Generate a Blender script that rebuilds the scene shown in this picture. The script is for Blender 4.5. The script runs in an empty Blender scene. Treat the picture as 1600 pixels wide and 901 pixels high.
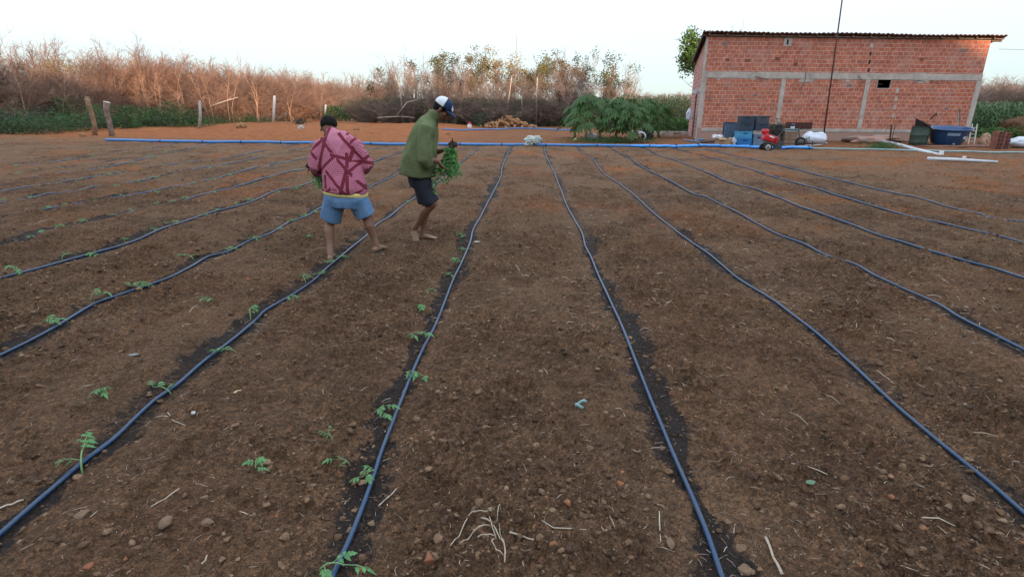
import bpy, bmesh, math, random
import numpy as np
from mathutils import Vector, Matrix
R = math.radians
scn = bpy.context.scene
COL = scn.collection

# ------------------------------------------------ camera
CAM_H = 1.55
FPX, CXP, CYP = 860.0, 800.0, 450.5
cam_d = bpy.data.cameras.new("camera")
cam_d.sensor_width = 36.0
cam_d.lens = FPX / 1600.0 * 36.0
cam_d.clip_start, cam_d.clip_end = 0.05, 6000
cam = bpy.data.objects.new("camera", cam_d)
COL.objects.link(cam)
PITCH, YAW, ROLL = 18.15, 1.55, 0.5
cam_m = (Matrix.Rotation(R(YAW), 4, 'Z') @ Matrix.Rotation(R(90 - PITCH), 4, 'X') @ Matrix.Rotation(R(ROLL), 4, 'Z'))
cam_m.translation = Vector((0, 0, CAM_H))
cam.matrix_world = cam_m
scn.camera = cam
scn.render.resolution_x, scn.render.resolution_y = 1024, 576

# ------------------------------------------------ sky and sun (low sun behind the camera, to its right)
SUN_EL, SUN_AZ = 9.0, 152.0           # azimuth clockwise from +Y
world = bpy.data.worlds.new("World")
scn.world = world
world.use_nodes = True
wn = world.node_tree.nodes; wl = world.node_tree.links
bg = wn['Background']
sky = wn.new('ShaderNodeTexSky')
sky.sky_type = 'NISHITA'
sky.sun_disc = False
sky.sun_elevation = R(SUN_EL)
sky.sun_rotation = R(SUN_AZ)
sky.altitude = 200
sky.air_density = 1.0
sky.dust_density = 0.4
sky.ozone_density = 3.0
# thin high veil of cloud over the whole sky evens the colour out
veil = wn.new('ShaderNodeMix'); veil.data_type = 'RGBA'; veil.inputs[0].default_value = 0.84
wl.new(sky.outputs[0], veil.inputs[6])
wtc = wn.new('ShaderNodeTexCoord'); wsp = wn.new('ShaderNodeSeparateXYZ'); wl.new(wtc.outputs['Generated'], wsp.inputs[0])
wcr = wn.new('ShaderNodeValToRGB'); we = wcr.color_ramp.elements
we[0].position = 0.0; we[0].color = (.31, .38, .395, 1); we[1].position = 1.0; we[1].color = (.90, .97, 1.08, 1)
for wp, wc in ((.09, (.46, .50, .52)), (.17, (.55, .60, .64)), (.4, (.80, .86, .95))):
    q_ = we.new(wp); q_.color = (*wc, 1)
wl.new(wsp.outputs[2], wcr.inputs[0])
wsc = wn.new('ShaderNodeVectorMath'); wsc.operation = 'SCALE'; wsc.inputs['Scale'].default_value = 5.6
wl.new(wcr.outputs[0], wsc.inputs[0]); wl.new(wsc.outputs[0], veil.inputs[7])
wl.new(veil.outputs[2], bg.inputs[0])
bg.inputs[1].default_value = 0.15
sun_d = bpy.data.lights.new("sun", 'SUN')
sun_d.energy = 2.9
sun_d.angle = R(0.6)
sun_d.color = (1.0, 0.66, 0.42)
sun = bpy.data.objects.new("sun", sun_d)
COL.objects.link(sun)
sdir = Vector((math.sin(R(SUN_AZ)) * math.cos(R(SUN_EL)), math.cos(R(SUN_AZ)) * math.cos(R(SUN_EL)), math.sin(R(SUN_EL))))
sun.rotation_euler = sdir.to_track_quat('Z', 'Y').to_euler()
sun.location = sdir * 50
scn.view_settings.view_transform = 'Standard'
scn.view_settings.look = 'None'
scn.view_settings.gamma = 1.0
scn.view_settings.use_curve_mapping = False
scn.view_settings.exposure = 1.31
scn.cycles.max_bounces = 5
scn.cycles.diffuse_bounces = 3

# ------------------------------------------------ helpers
def ray(px, py):
    return (cam_m.to_3x3() @ Vector((px - CXP, CYP - py, -FPX))).normalized()
def G(px, py, z=0.0):
    d = ray(px, py); t = (z - CAM_H) / d.z
    return Vector((d.x * t, d.y * t, z))
def P(px, py, Y):
    d = ray(px, py); t = Y / d.y
    return Vector((d.x * t, Y, CAM_H + d.z * t))

def _h(ix, iy, s):
    n = (ix.astype(np.int64) * 374761393 + iy.astype(np.int64) * 668265263 + s * 1274126177) & 0xffffffff
    n = ((n ^ (n >> 13)) * 1274126177) & 0xffffffff
    n = ((n ^ (n >> 16)) * 2246822519) & 0xffffffff
    return ((n ^ (n >> 15)) & 0xffffff) / float(0xffffff)
def vn(x, y, s=0):
    ix = np.floor(x); iy = np.floor(y); fx = x - ix; fy = y - iy
    fx = fx * fx * fx * (fx * (fx * 6 - 15) + 10); fy = fy * fy * fy * (fy * (fy * 6 - 15) + 10)
    a = _h(ix, iy, s); b = _h(ix + 1, iy, s); c = _h(ix, iy + 1, s); d = _h(ix + 1, iy + 1, s)
    return (a + (b - a) * fx) * (1 - fy) + (c + (d - c) * fx) * fy
def fbm(x, y, s=0, o=4):
    r = 0; a = .5
    for i in range(o):
        r = r + a * vn(x * 2 ** i + 17.3 * i, y * 2 ** i - 9.1 * i, s + i); a *= .5
    return r / (1 - .5 ** o)
def clods(x, y, cell, s, dens=.8, rr=(.2, .5)):
    X = x / cell; Y = y / cell; ix = np.floor(X); iy = np.floor(Y); out = np.zeros_like(X)
    for a in (-1, 0, 1):
        for b in (-1, 0, 1):
            jx = ix + a; jy = iy + b
            cx = jx + .15 + .7 * _h(jx, jy, s); cy = jy + .15 + .7 * _h(jx, jy, s + 1)
            r = rr[0] + (rr[1] - rr[0]) * _h(jx, jy, s + 2) ** 2
            on = _h(jx, jy, s + 3) < dens
            el = .7 + .6 * _h(jx, jy, s + 4)
            dx = (X - cx) * el; dy = (Y - cy) / el
            d2 = (dx * dx + dy * dy) / (r * r)
            hgt = np.where(on & (d2 < 1), np.sqrt(np.clip(1 - d2, 0, 1)) * r * .75, 0)
            out = np.maximum(out, hgt)
    return out * cell
def sst(a, b, x):
    t = np.clip((x - a) / (b - a), 0, 1); return t * t * (3 - 2 * t)

def tag(o, label=None, cat=None, group=None, kind=None):
    if label: o['label'] = label
    if cat: o['category'] = cat
    if group: o['group'] = group
    if kind: o['kind'] = kind
    return o
def empty(name, loc, rz=0, label=None, cat=None, group=None):
    o = bpy.data.objects.new(name, None); COL.objects.link(o)
    o.location = loc; o.rotation_euler = (0, 0, rz); o.empty_display_size = .1
    return tag(o, label, cat, group)
def link(name, me, mat=None, parent=None, loc=None):
    o = bpy.data.objects.new(name, me); COL.objects.link(o)
    if mat is not None and not me.materials: me.materials.append(mat)
    if parent: o.parent = parent
    if loc is not None: o.location = loc
    return o
def world_child(o, parent):
    """parent an object whose mesh is in world coordinates under an unrotated empty"""
    o.parent = parent
    o.matrix_parent_inverse = parent.matrix_basis.inverted()
    return o
def copy_tree(o, parent=None):
    c = o.copy(); COL.objects.link(c); c.parent = parent
    for ch in list(o.children): copy_tree(ch, c)
    return c
def mesh_np(name, V, F, smooth=False):
    """V (n,3); F list of arrays (k,3|4)"""
    if not isinstance(F, (list, tuple)): F = [F]
    F = [np.asarray(f, dtype=np.int32) for f in F if len(f)]
    me = bpy.data.meshes.new(name)
    V = np.asarray(V, dtype=np.float32)
    me.vertices.add(len(V)); me.vertices.foreach_set('co', V.ravel())
    tot = np.concatenate([np.full(len(f), f.shape[1], dtype=np.int32) for f in F])
    idx = np.concatenate([f.ravel() for f in F])
    me.loops.add(len(idx)); me.loops.foreach_set('vertex_index', idx)
    st = np.concatenate([[0], np.cumsum(tot)[:-1]]).astype(np.int32)
    me.polygons.add(len(tot)); me.polygons.foreach_set('loop_start', st)
    me.update(calc_edges=True); me.validate()
    if smooth: me.polygons.foreach_set('use_smooth', np.ones(len(me.polygons), dtype=bool))
    return me
def segs(P0, P1, R0, R1, n=3):
    P0 = np.asarray(P0, float); P1 = np.asarray(P1, float)
    R0 = np.asarray(R0, float)[:, None]; R1 = np.asarray(R1, float)[:, None]
    d = P1 - P0; d /= (np.linalg.norm(d, axis=1, keepdims=True) + 1e-9)
    ref = np.where(np.abs(d[:, 2:3]) < .9, np.array([[0, 0, 1.]]), np.array([[1., 0, 0]]))
    u = np.cross(d, ref); u /= np.linalg.norm(u, axis=1, keepdims=True); w = np.cross(d, u)
    N = len(P0); V = np.zeros((N, 2 * n, 3))
    for k in range(n):
        a = 2 * math.pi * k / n; o = u * math.cos(a) + w * math.sin(a)
        V[:, k] = P0 + o * R0; V[:, n + k] = P1 + o * R1
    b = (np.arange(N) * 2 * n)[:, None]
    F = np.concatenate([np.concatenate([b + k, b + (k + 1) % n, b + n + (k + 1) % n, b + n + k], axis=1) for k in range(n)])
    return V.reshape(-1, 3), F
def cat(parts):
    """join [(V, F)] with F of one arity"""
    vs, fs, o = [], [], 0
    for V, F in parts:
        vs.append(V); fs.append(np.asarray(F) + o); o += len(V)
    return np.concatenate(vs), np.concatenate(fs)
class MB:
    """collects shapes in one bmesh"""
    def __init__(s): s.bm = bmesh.new()
    def box(s, c, d, rot=None, bevel=0):
        m = Matrix.Translation(c) @ ((rot.to_4x4() if rot else Matrix())) @ Matrix.Diagonal((d[0], d[1], d[2], 1))
        r = bmesh.ops.create_cube(s.bm, size=1, matrix=m)
        if bevel:
            es = list({e for v in r['verts'] for e in v.link_edges})
            bmesh.ops.bevel(s.bm, geom=es, offset=bevel, segments=2, affect='EDGES', profile=.6)
        return s
    def bar(s, a, b, w, t=None):
        a = Vector(a); b = Vector(b); d = b - a
        q = d.to_track_quat('X', 'Z').to_matrix()
        return s.box((a + b) / 2, (d.length, w, t or w), q)
    def cyl(s, a, b, r0, r1=None, n=12, caps=True):
        a = Vector(a); b = Vector(b); d = b - a
        m = Matrix.Translation((a + b) / 2) @ d.to_track_quat('Z', 'Y').to_matrix().to_4x4()
        bmesh.ops.create_cone(s.bm, cap_ends=caps, segments=n, radius1=r0, radius2=r0 if r1 is None else r1, depth=d.length, matrix=m)
        return s
    def ball(s, c, r, rot=None, sub=2):
        if not hasattr(r, '__len__'): r = (r, r, r)
        m = Matrix.Translation(c) @ ((rot.to_4x4() if rot else Matrix())) @ Matrix.Diagonal((r[0], r[1], r[2], 1))
        bmesh.ops.create_icosphere(s.bm, subdivisions=sub, radius=1, matrix=m)
        return s
    def tube(s, pts, rad, n=8, flat=None, side=None, caps=True):
        """swept tube; rad scalar / list / list of (a, b) ellipse radii, side = direction of a"""
        pts = [Vector(p) for p in pts]; N = len(pts)
        if not hasattr(rad, '__len__'): rad = [rad] * N
        rings = []; ref = Vector(side) if side else None; prev = None
        for i, p in enumerate(pts):
            t = (pts[min(i + 1, N - 1)] - pts[max(i - 1, 0)]).normalized()
            if ref is not None: u = (ref - t * ref.dot(t)).normalized()
            else:
                if prev is None:
                    q = Vector((0, 0, 1)) if abs(t.z) < .9 else Vector((1, 0, 0)); u = t.cross(q).normalized()
                else: u = (prev - t * prev.dot(t)).normalized()
                prev = u
            w = t.cross(u); r = rad[i]; a, b = r if hasattr(r, '__len__') else (r, r)
            rings.append([s.bm.verts.new(p + u * (a * math.cos(2 * math.pi * k / n)) + w * (b * math.sin(2 * math.pi * k / n))) for k in range(n)])
        for A, B in zip(rings, rings[1:]):
            for k in range(n):
                s.bm.faces.new((A[k], A[(k + 1) % n], B[(k + 1) % n], B[k]))
        if caps:
            s.bm.faces.new(rings[0][::-1]); s.bm.faces.new(rings[-1])
        return s
    def lathe(s, prof, c=(0, 0, 0), n=24, closed=False, rot=None):
        c = Vector(c); rings = []
        for r, z in prof:
            ring = []
            for k in range(n):
                v = Vector((r * math.cos(2 * math.pi * k / n), r * math.sin(2 * math.pi * k / n), z))
                if rot: v = rot @ v
                ring.append(s.bm.verts.new(c + v))
            rings.append(ring)
        for A, B in zip(rings, rings[1:]):
            for k in range(n): s.bm.faces.new((A[k], A[(k + 1) % n], B[(k + 1) % n], B[k]))
        if not closed:
            s.bm.faces.new(rings[0][::-1]); s.bm.faces.new(rings[-1])
        return s
    def build(s, name, mat, parent=None, smooth=False, loc=None, jitter=0, seed=0):
        if jitter:
            rg = random.Random(seed)
            for v in s.bm.verts: v.co += Vector((rg.uniform(-1, 1), rg.uniform(-1, 1), rg.uniform(-1, 1))) * jitter
        bmesh.ops.recalc_face_normals(s.bm, faces=s.bm.faces)
        me = bpy.data.meshes.new(name); s.bm.to_mesh(me); s.bm.free()
        if smooth:
            for p in me.polygons: p.use_smooth = True
        return link(name, me, mat, parent, loc)
def modded(o, mods):
    for typ, kw in mods:
        m = o.modifiers.new(typ, typ)
        for k, v in kw.items(): setattr(m, k, v)
    dg = bpy.context.evaluated_depsgraph_get(); dg.update()
    me = bpy.data.meshes.new_from_object(o.evaluated_get(dg)); me.name = o.name
    o.modifiers.clear(); old = o.data; o.data = me; bpy.data.meshes.remove(old)
    for p in me.polygons: p.use_smooth = True
    return o

# ------------------------------------------------ materials
def mat(name, col, rough=.8, var=0, scale=8, bump=0, bscale=None, spec=.3, metal=0, col2=None, trans=0, coord='Object', detail=5):
    m = bpy.data.materials.new(name); m.use_nodes = True
    nt = m.node_tree; b = nt.nodes['Principled BSDF']
    b.inputs['Base Color'].default_value = (*col, 1); b.inputs['Roughness'].default_value = rough
    b.inputs['Specular IOR Level'].default_value = spec; b.inputs['Metallic'].default_value = metal
    tc = nt.nodes.new('ShaderNodeTexCoord')
    if var or col2:
        n = nt.nodes.new('ShaderNodeTexNoise'); n.inputs['Scale'].default_value = scale; n.inputs['Detail'].default_value = detail
        n.inputs['Roughness'].default_value = .65
        nt.links.new(tc.outputs[coord], n.inputs['Vector'])
        cr = nt.nodes.new('ShaderNodeValToRGB'); cr.color_ramp.elements[0].position = .33; cr.color_ramp.elements[1].position = .68
        c2 = col2 or tuple(c * (1 + var) for c in col); c1 = col if col2 else tuple(c * (1 - var) for c in col)
        cr.color_ramp.elements[0].color = (*c1, 1); cr.color_ramp.elements[1].color = (*c2, 1)
        nt.links.new(n.outputs[0], cr.inputs[0]); nt.links.new(cr.outputs[0], b.inputs['Base Color'])
    if bump:
        n2 = nt.nodes.new('ShaderNodeTexNoise'); n2.inputs['Scale'].default_value = bscale or scale * 4; n2.inputs['Detail'].default_value = 6
        nt.links.new(tc.outputs[coord], n2.inputs['Vector'])
        bp = nt.nodes.new('ShaderNodeBump'); bp.inputs['Strength'].default_value = min(1, bump); bp.inputs['Distance'].default_value = .02
        nt.links.new(n2.outputs[0], bp.inputs['Height']); nt.links.new(bp.outputs[0], b.inputs['Normal'])
    if trans:
        tr = nt.nodes.new('ShaderNodeBsdfTranslucent'); mx = nt.nodes.new('ShaderNodeMixShader'); mx.inputs[0].default_value = trans
        if b.inputs['Base Color'].is_linked: nt.links.new(b.inputs['Base Color'].links[0].from_socket, tr.inputs[0])
        else: tr.inputs[0].default_value = (*col, 1)
        nt.links.new(b.outputs[0], mx.inputs[1]); nt.links.new(tr.outputs[0], mx.inputs[2])
        nt.links.new(mx.outputs[0], nt.nodes['Material Output'].inputs[0])
    return m

# ------------------------------------------------ drip lines traced on the ground (needed by the ground relief too)
LN = {
'A': [(801,227),(795,237),(785,261),(783,275),(772,299),(761,320),(753,336),(740,359),(736,375),(730,391),(717,420),(707,440),(682,504),(656,558),(625,637),(597,711),(587,742),(569,793),(549,844),(523,901),(490,980),(455,1060)],
'B': [(850,227),(853,243),(864,265),(870.5,282.6),(878.5,302.6),(885,320),(894.5,338.5),(909,365),(914.5,386.5),(924,405),(939,440),(964.6,496),(985,547),(1010,614),(1031,665),(1051.6,716),(1077,772.5),(1103,834),(1126,900),(1155,980),(1185,1060)],
'C': [(900,228),(910.5,238.6),(926.5,249),(937,264),(949,276),(972,290.6),(988,302.6),(998,312),(1010,325),(1033,344),(1051.7,360),(1073,376),(1107.6,401),(1126,416),(1155,440),(1206.5,473),(1242,501),(1283,532),(1334.5,575.6),(1391,627),(1447,675),(1508.5,726.6),(1549.4,760),(1598,803),(1700,890),(1880,1050)],
'D': [(950,229),(966,238.6),(980,246.6),(1006,262.6),(1033,277),(1059.6,290.6),(1086,304),(1105,309),(1131,323),(1159.4,337.5),(1181,350),(1215.6,368.7),(1256,384),(1287.5,400),(1334,415.6),(1365.6,434),(1412.5,456),(1462.5,478),(1498,501),(1549,527),(1600,552.6),(1700,600),(2100,800)],
'E': [(1000,230),(1011.7,234.6),(1033,244),(1059.6,253),(1086,262.6),(1113,274.6),(1131,283),(1156,290.6),(1187.5,298),(1219,311),(1256,326.6),(1287.5,337.5),(1325,350),(1365.6,365.6),(1412.5,379.7),(1459,395),(1506,408),(1553,420),(1600,437.5),(1700,470),(2100,600)],
'F': [(1050,231),(1131,253),(1147,259.4),(1169,264),(1203,275),(1240.6,286),(1275,295),(1303,304.7),(1344,317),(1381,328),(1428,340.6),(1475,351.6),(1522,362.5),(1569,373),(1600,381),(1700,405),(2100,500)],
'G': [(1100,232),(1153,245),(1178,250),(1215.6,259),(1250,267),(1287.5,276.6),(1319,284),(1350,292),(1400,303),(1437.5,311),(1475,322),(1522,333),(1553,340.6),(1600,348),(1700,366),(2100,445)],
'Z': [(751,228),(737,241),(724,251),(711,259),(690,280),(668,298),(648,312),(627,326),(608,341),(589,352),(573,368),(553,384),(534,400),(513,418),(490,440),(456.7,463),(415.8,486),(400,501),(358,537),(317,570),(279,604),(245.5,627),(215,655),(179,691),(133,726.5),(92,762),(46,801),(0,841.5),(-90,920),(-250,1060)],
'Y': [(700,228),(660,249),(624,270),(608,280),(589,288),(572,296),(535,311),(502,325),(481,338),(450,349),(422,366),(390.6,377),(356,394),(325,402),(300,417.5),(265.6,436),(225,450),(187.5,463),(147,478.4),(92,511.6),(46,537),(0,560),(-80,600),(-500,810)],
'X': [(652,227),(631,236),(602,246),(579,255.5),(530,270),(492,284.5),(469,292.5),(431,300),(397,314),(372,322),(337.5,330),(312.5,339),(281,350),(250,361),(219,375),(187.5,386),(150,395.6),(109,406.5),(69,419),(37.5,428),(0,438),(-90,462),(-500,570)],
'W': [(611,226),(598,231),(569,235),(520,253),(481,263),(447,270.6),(412.5,280),(397,285),(369,294),(331,302),(266,317.5),(219,325),(184,336),(141,347),(119,352),(66,364),(34,378),(0,386),(-90,405),(-500,500)],
'V': [(560,226),(520,237),(466,249),(416,260),(400,262),(337.5,280),(300,289),(259,296),(228,302),(187.5,308),(150,314),(100,321),(69,328),(37.5,335),(0,342.5),(-90,362),(-500,440)],
'U': [(510,225),(460,235),(416,244),(353,256.6),(294,267.5),(250,277),(206,286),(147,292.5),(119,299),(75,303.4),(41,311),(0,317),(-90,335),(-500,400)],
'T': [(470,224),(420,234),(359,245.6),(294,253.4),(194,270.6),(119,281.6),(69,289),(28,295.6),(0,300),(-90,315),(-500,370)],
'S': [(400,223),(330,230),(266,239),(175,260),(105,270),(44,278.4),(0,283),(-90,295),(-500,345)],
'R': [(340,222.5),(290,233),(231,242.5),(131,258),(62,267.5),(0,275),(-90,286),(-400,322)],
'Q': [(290,222),(240,231),(175,239),(120,249),(28,260),(0,263),(-90,272),(-400,305)],
}
def smooth_line(pts, step=.03):
    q = [G(*p) for p in pts]
    q = [q[0] + (q[0] - q[1])] + q + [q[-1] * 2 - q[-2]]
    out = []
    for i in range(1, len(q) - 2):
        a, b, c, d = q[i - 1:i + 3]; n = max(3, int((c - b).length / step))
        n = min(n, 60)
        for k in range(n):
            t = k / n
            out.append(.5 * ((2 * b) + (c - a) * t + (2 * a - 5 * b + 4 * c - d) * t * t + (3 * b - a - 3 * c + d) * t ** 3))
    out.append(q[-2])
    return out
LP = {}
for k, pts in LN.items():
    s_ = smooth_line(pts)
    LP[k] = np.array([(p.x, p.y) for p in s_])
def line_dx(x, y):
    """signed distance in x to the nearest drip line, and its index"""
    best = np.full(np.shape(x), 9.0)
    for k, a in LP.items():
        o = np.argsort(a[:, 1]); lx = np.interp(y, a[o, 1], a[o, 0]); d = x - lx
        d = np.where((y > a[:, 1].max() + .3), 9.0, d)
        best = np.where(np.abs(d) < np.abs(best), d, best)
    return best
PIPE_Y = lambda x: 26.9 - (x + 17.5) * (26.9 - 22.9) / 29.0   # roughly where the blue pipe lies
def hz(x, y, fine=True):
    x = np.asarray(x, float); y = np.asarray(y, float)
    infield = 1 - sst(0, 1.2, y - PIPE_Y(x) + .2)
    d = line_dx(x, y); ad = np.abs(d)
    z = .05 * (fbm(x * .45, y * .45, 3, 3) - .5) * np.clip(y / 3, .3, 1)
    z = z + infield * (-.008 * np.exp(-(d / .10) ** 2) + .006 * sst(.15, .4, ad))
    # slight wheel furrow half way between the lines
    z = z - infield * .014 * np.exp(-((ad - .62) / .07) ** 2) * sst(.35, .6, fbm(x * .8, y * .5, 8, 2))
    rough = .22 + .78 * sst(.05, .24, ad)
    near = np.clip(1.6 - y / 14, .35, 1)
    z = z + rough * .085 * (fbm(x * 3.1, y * 3.1, 11, 4) - .5) * (.5 + .5 * near)
    # outside the field: banks of turned soil behind the pipe
    out = sst(.3, 2.5, y - PIPE_Y(x))
    bank = sst(-3, -9, x) * sst(.5, 5, y - PIPE_Y(x)) * sst(-40, -17, x + .0 * y) * out * (1 - sst(48, 60, y))
    z = z + bank * (.38 * fbm(x * .35, y * .35, 31, 3) - .02) + out * .10 * (fbm(x * .9, y * .9, 37, 3) - .5)
    fp = clods(x + 3.3, y * .55, .34, 141, .42, (.16, .30))      # trodden hollows
    z = z - infield * .60 * fp * sst(.06, .2, ad)
    z = z + infield * rough * .042 * (1 - 2 * np.abs(fbm(x * 5.5, y * 4.5, 133, 3) - .5)) * near
    if fine:
        c = clods(x, y, .16, 41, .45, (.12, .40)); z = z + rough * .8 * c * (1 - .55 * out)
        m = y < 26
        if np.any(m):
            xm = x[m] if x.shape else x; ym = y[m] if y.shape else y
            c2 = clods(xm, ym, .06, 51, .75, (.15, .48)) + 1.0 * clods(xm, ym, .027, 61, .85, (.2, .5)) + .008 * fbm(xm * 40, ym * 40, 71, 2)
            w = np.clip(1.15 - ym / 26, 0, 1) * (rough[m] if x.shape else rough) * sst(.25, .6, fbm(xm * 1.3, ym * 1.3, 77, 3)) * 1.1 + .18 * 0
            if x.shape:
                zz = np.zeros_like(z); zz[m] = c2 * (w * 1.3 + .35); z = z + zz
            else: z = z + c2 * (w * 1.3 + .35)
    return z
def h1(x, y, fine=False):
    return float(hz(np.array([x]), np.array([y]), fine)[0])
def GH(px, py, dz=0, fine=False):
    p = G(px, py); p = G(px, py, h1(p.x, p.y, False))
    return Vector((p.x, p.y, h1(p.x, p.y, fine) + dz))

# ------------------------------------------------ ground: one sheet, fine near the camera
ys = list(np.linspace(-.4, 1.1, 14))
while ys[-1] < 31: ys.append(ys[-1] + .0027 * (ys[-1] + .6))
g = .006
while ys[-1] < 4000: ys.append(ys[-1] * (1 + g)); g = min(.12, g * 1.03)
ys = np.array(ys)
ss = np.concatenate([-np.geomspace(7, 1.26, 40), np.arange(-1.25, 1.2501, .0027), np.geomspace(1.26, 7, 40)])
Yg, Sg = np.meshgrid(ys, ss, indexing='ij')
Xg = Sg * (Yg + .6)
Zg = hz(Xg.ravel(), Yg.ravel()).reshape(Xg.shape)
nr, nc = Xg.shape
V = np.stack([Xg, Yg, Zg], -1).reshape(-1, 3)
i0 = (np.arange(nr - 1)[:, None] * nc + np.arange(nc - 1)[None]).ravel()
F = np.stack([i0, i0 + 1, i0 + 1 + nc, i0 + nc], 1)
# the same sheet carried on behind the camera
nb = len(V)
xl, xr = V[0, 0], V[nc - 1, 0]
back = np.array([[-4000, -4000, 0], [4000, -4000, 0], [xr, -.4, V[nc - 1, 2]], [xl, -.4, V[0, 2]], [-4000, ys[0] - .4, 0], [4000, ys[0] - .4, 0]])
V = np.concatenate([V, back])
Fb = np.array([[nb, nb + 1, nb + 2, nb + 3], [nb, nb + 3, nb + 4, nb + 4], [nb + 1, nb + 5, nb + 2, nb + 2]])
me = mesh_np('ground', V, [F, Fb[:1], Fb[1:, :3]], True)
x, y = V[:, 0], V[:, 1]
d = line_dx(x, y)
infield = 1 - sst(0, .8, y - PIPE_Y(x) + .1)
wn_ = fbm(x * 2.1, y * 1.6, 91, 4)
wetw = .050 + .075 * sst(.38, .66, wn_) + .16 * (fbm(x * 9, y * 9, 95, 4) - .5)
wetw = np.maximum(wetw, .02)
off = .05 * np.sign(x + .0001) * sst(.4, .6, fbm(x * .3, y * .7, 99, 2))
wet = (1 - sst(.4, 1.5, np.abs(d - off) / wetw)) * infield * (.55 + .45 * sst(.35, .6, fbm(x * 1.1, y * .8, 93, 3)))
pt = fbm(x * .9, y * .9, 97, 3); wet = np.maximum(wet, infield * .42 * sst(.64, .74, pt) * sst(0, 1, x) * sst(4, 6, y))
orange = sst(-.2, 1.5, y - PIPE_Y(x)) * (.45 + .55 * sst(-2, -6, x)) * (1 - .8 * sst(45, 62, y))
orange = np.maximum(orange, .75 * sst(.36, .72, fbm(x * .8, y * .8, 87, 5) + .24 * sst(2, 12, x) * sst(5, 16, y) - .10) * infield * (.1 + .9 * sst(3, 16, y)))
orange = np.maximum(orange, .75 * sst(-9, -13, x) * sst(PIPE_Y(x) - 5, PIPE_Y(x) - 1, y))
dust = infield * sst(.42, .62, fbm(x * 1.7, y * 1.1, 120, 5) + .10 * sst(3, 14, y) - .05) * (.25 + .5 * sst(3, 14, y))  # dust coverage plus vignetting, painted as soil paler with distance
for nme, arr in (('wet', wet), ('orange', orange), ('dust', dust)):
    a = me.attributes.new(nme, 'FLOAT', 'POINT'); a.data.foreach_set('value', arr.astype(np.float32))
def soil_material():
    m = bpy.data.materials.new('tilled_soil'); m.use_nodes = True
    nt = m.node_tree; N = nt.nodes; L = nt.links; b = N['Principled BSDF']
    tc = N.new('ShaderNodeTexCoord')
    def noise(s, d=6, r=.6):
        n = N.new('ShaderNodeTexNoise'); n.inputs['Scale'].default_value = s; n.inputs['Detail'].default_value = d; n.inputs['Roughness'].default_value = r
        L.new(tc.outputs['Object'], n.inputs['Vector']); return n.outputs[0]
    def ramp(i, stops):
        c = N.new('ShaderNodeValToRGB'); c.color_ramp.elements.remove(c.color_ramp.elements[1])
        for k, (p, col) in enumerate(stops):
            e = c.color_ramp.elements[0] if k == 0 else c.color_ramp.elements.new(p)
            e.position = p; e.color = (*col, 1)
        L.new(i, c.inputs[0]); return c.outputs[0]
    def mix(f, a, b_, mode='MIX'):
        n = N.new('ShaderNodeMix'); n.data_type = 'RGBA'; n.blend_type = mode
        if isinstance(f, float): n.inputs[0].default_value = f
        else: L.new(f, n.inputs[0])
        L.new(a, n.inputs[6])
        if isinstance(b_, tuple): n.inputs[7].default_value = (*b_, 1)
        else: L.new(b_, n.inputs[7])
        return n.outputs[2]
    def attr(nm):
        a = N.new('ShaderNodeAttribute'); a.attribute_name = nm; return a.outputs['Fac']
    base = ramp(noise(1.7, 8, .7), [(.3, SOIL_A), (.52, SOIL_B), (.72, SOIL_C)])
    fine = ramp(noise(120, 5, .6), [(.3, (.48, .46, .46)), (.5, (1, 1, 1)), (.7, (1.6, 1.52, 1.42))])
    c = mix(1.0, base, fine, 'MULTIPLY')
    vo = N.new('ShaderNodeTexVoronoi'); vo.inputs['Scale'].default_value = 55; L.new(tc.outputs['Object'], vo.inputs['Vector'])
    peb = ramp(vo.outputs['Color'], [(0, (.45, .43, .42)), (.55, (1, 1, 1)), (.9, (1.7, 1.5, 1.35))])
    c = mix(.8, c, peb, 'MULTIPLY')
    org = ramp(noise(2.6, 8, .7), [(.3, (.21, .078, .031)), (.7, (.38, .145, .056))])
    org = mix(1.0, org, fine, 'MULTIPLY')
    c = mix(attr('orange'), c, org)
    def mth(op, a, b_):
        n = N.new('ShaderNodeMath'); n.operation = op
        for i_, x_ in enumerate((a, b_)):
            if isinstance(x_, float): n.inputs[i_].default_value = x_
            else: L.new(x_, n.inputs[i_])
        return n.outputs[0]
    wf = N.new('ShaderNodeMapRange'); L.new(mth('ADD', attr('wet'), mth('MULTIPLY', mth('SUBTRACT', noise(28, 8, .8), .5), 2.6)), wf.inputs[0])
    wf.inputs[1].default_value = .35; wf.inputs[2].default_value = .75; wf.inputs[4].default_value = .93
    wfac = mth('MULTIPLY', wf.outputs[0], mth('MINIMUM', mth('MULTIPLY', attr('wet'), 5.0), 1.0))
    c = mix(attr('dust'), c, mix(1.0, fine, (.195, .122, .075), 'MULTIPLY'))
    c = mix(wfac, c, mix(1.0, fine, (.026, .022, .022), 'MULTIPLY'))
    L.new(c, b.inputs['Base Color'])
    b.inputs['Specular IOR Level'].default_value = .12
    rr = N.new('ShaderNodeMapRange'); L.new(attr('wet'), rr.inputs[0]); rr.inputs[3].default_value = .95; rr.inputs[4].default_value = .7
    L.new(rr.outputs[0], b.inputs['Roughness'])
    bp = N.new('ShaderNodeBump'); bp.inputs['Strength'].default_value = 1.0; bp.inputs['Distance'].default_value = .022
    L.new(noise(110, 6, .65), bp.inputs['Height'])
    bp2 = N.new('ShaderNodeBump'); bp2.inputs['Strength'].default_value = .9; bp2.inputs['Distance'].default_value = .07
    L.new(noise(14, 6, .7), bp2.inputs['Height']); L.new(bp.outputs[0], bp2.inputs['Normal'])
    L.new(bp2.outputs[0], b.inputs['Normal'])
    return m
SOIL_A, SOIL_B, SOIL_C = (.086, .053, .034), (.138, .085, .052), (.198, .122, .073)
M_soil = soil_material()
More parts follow.
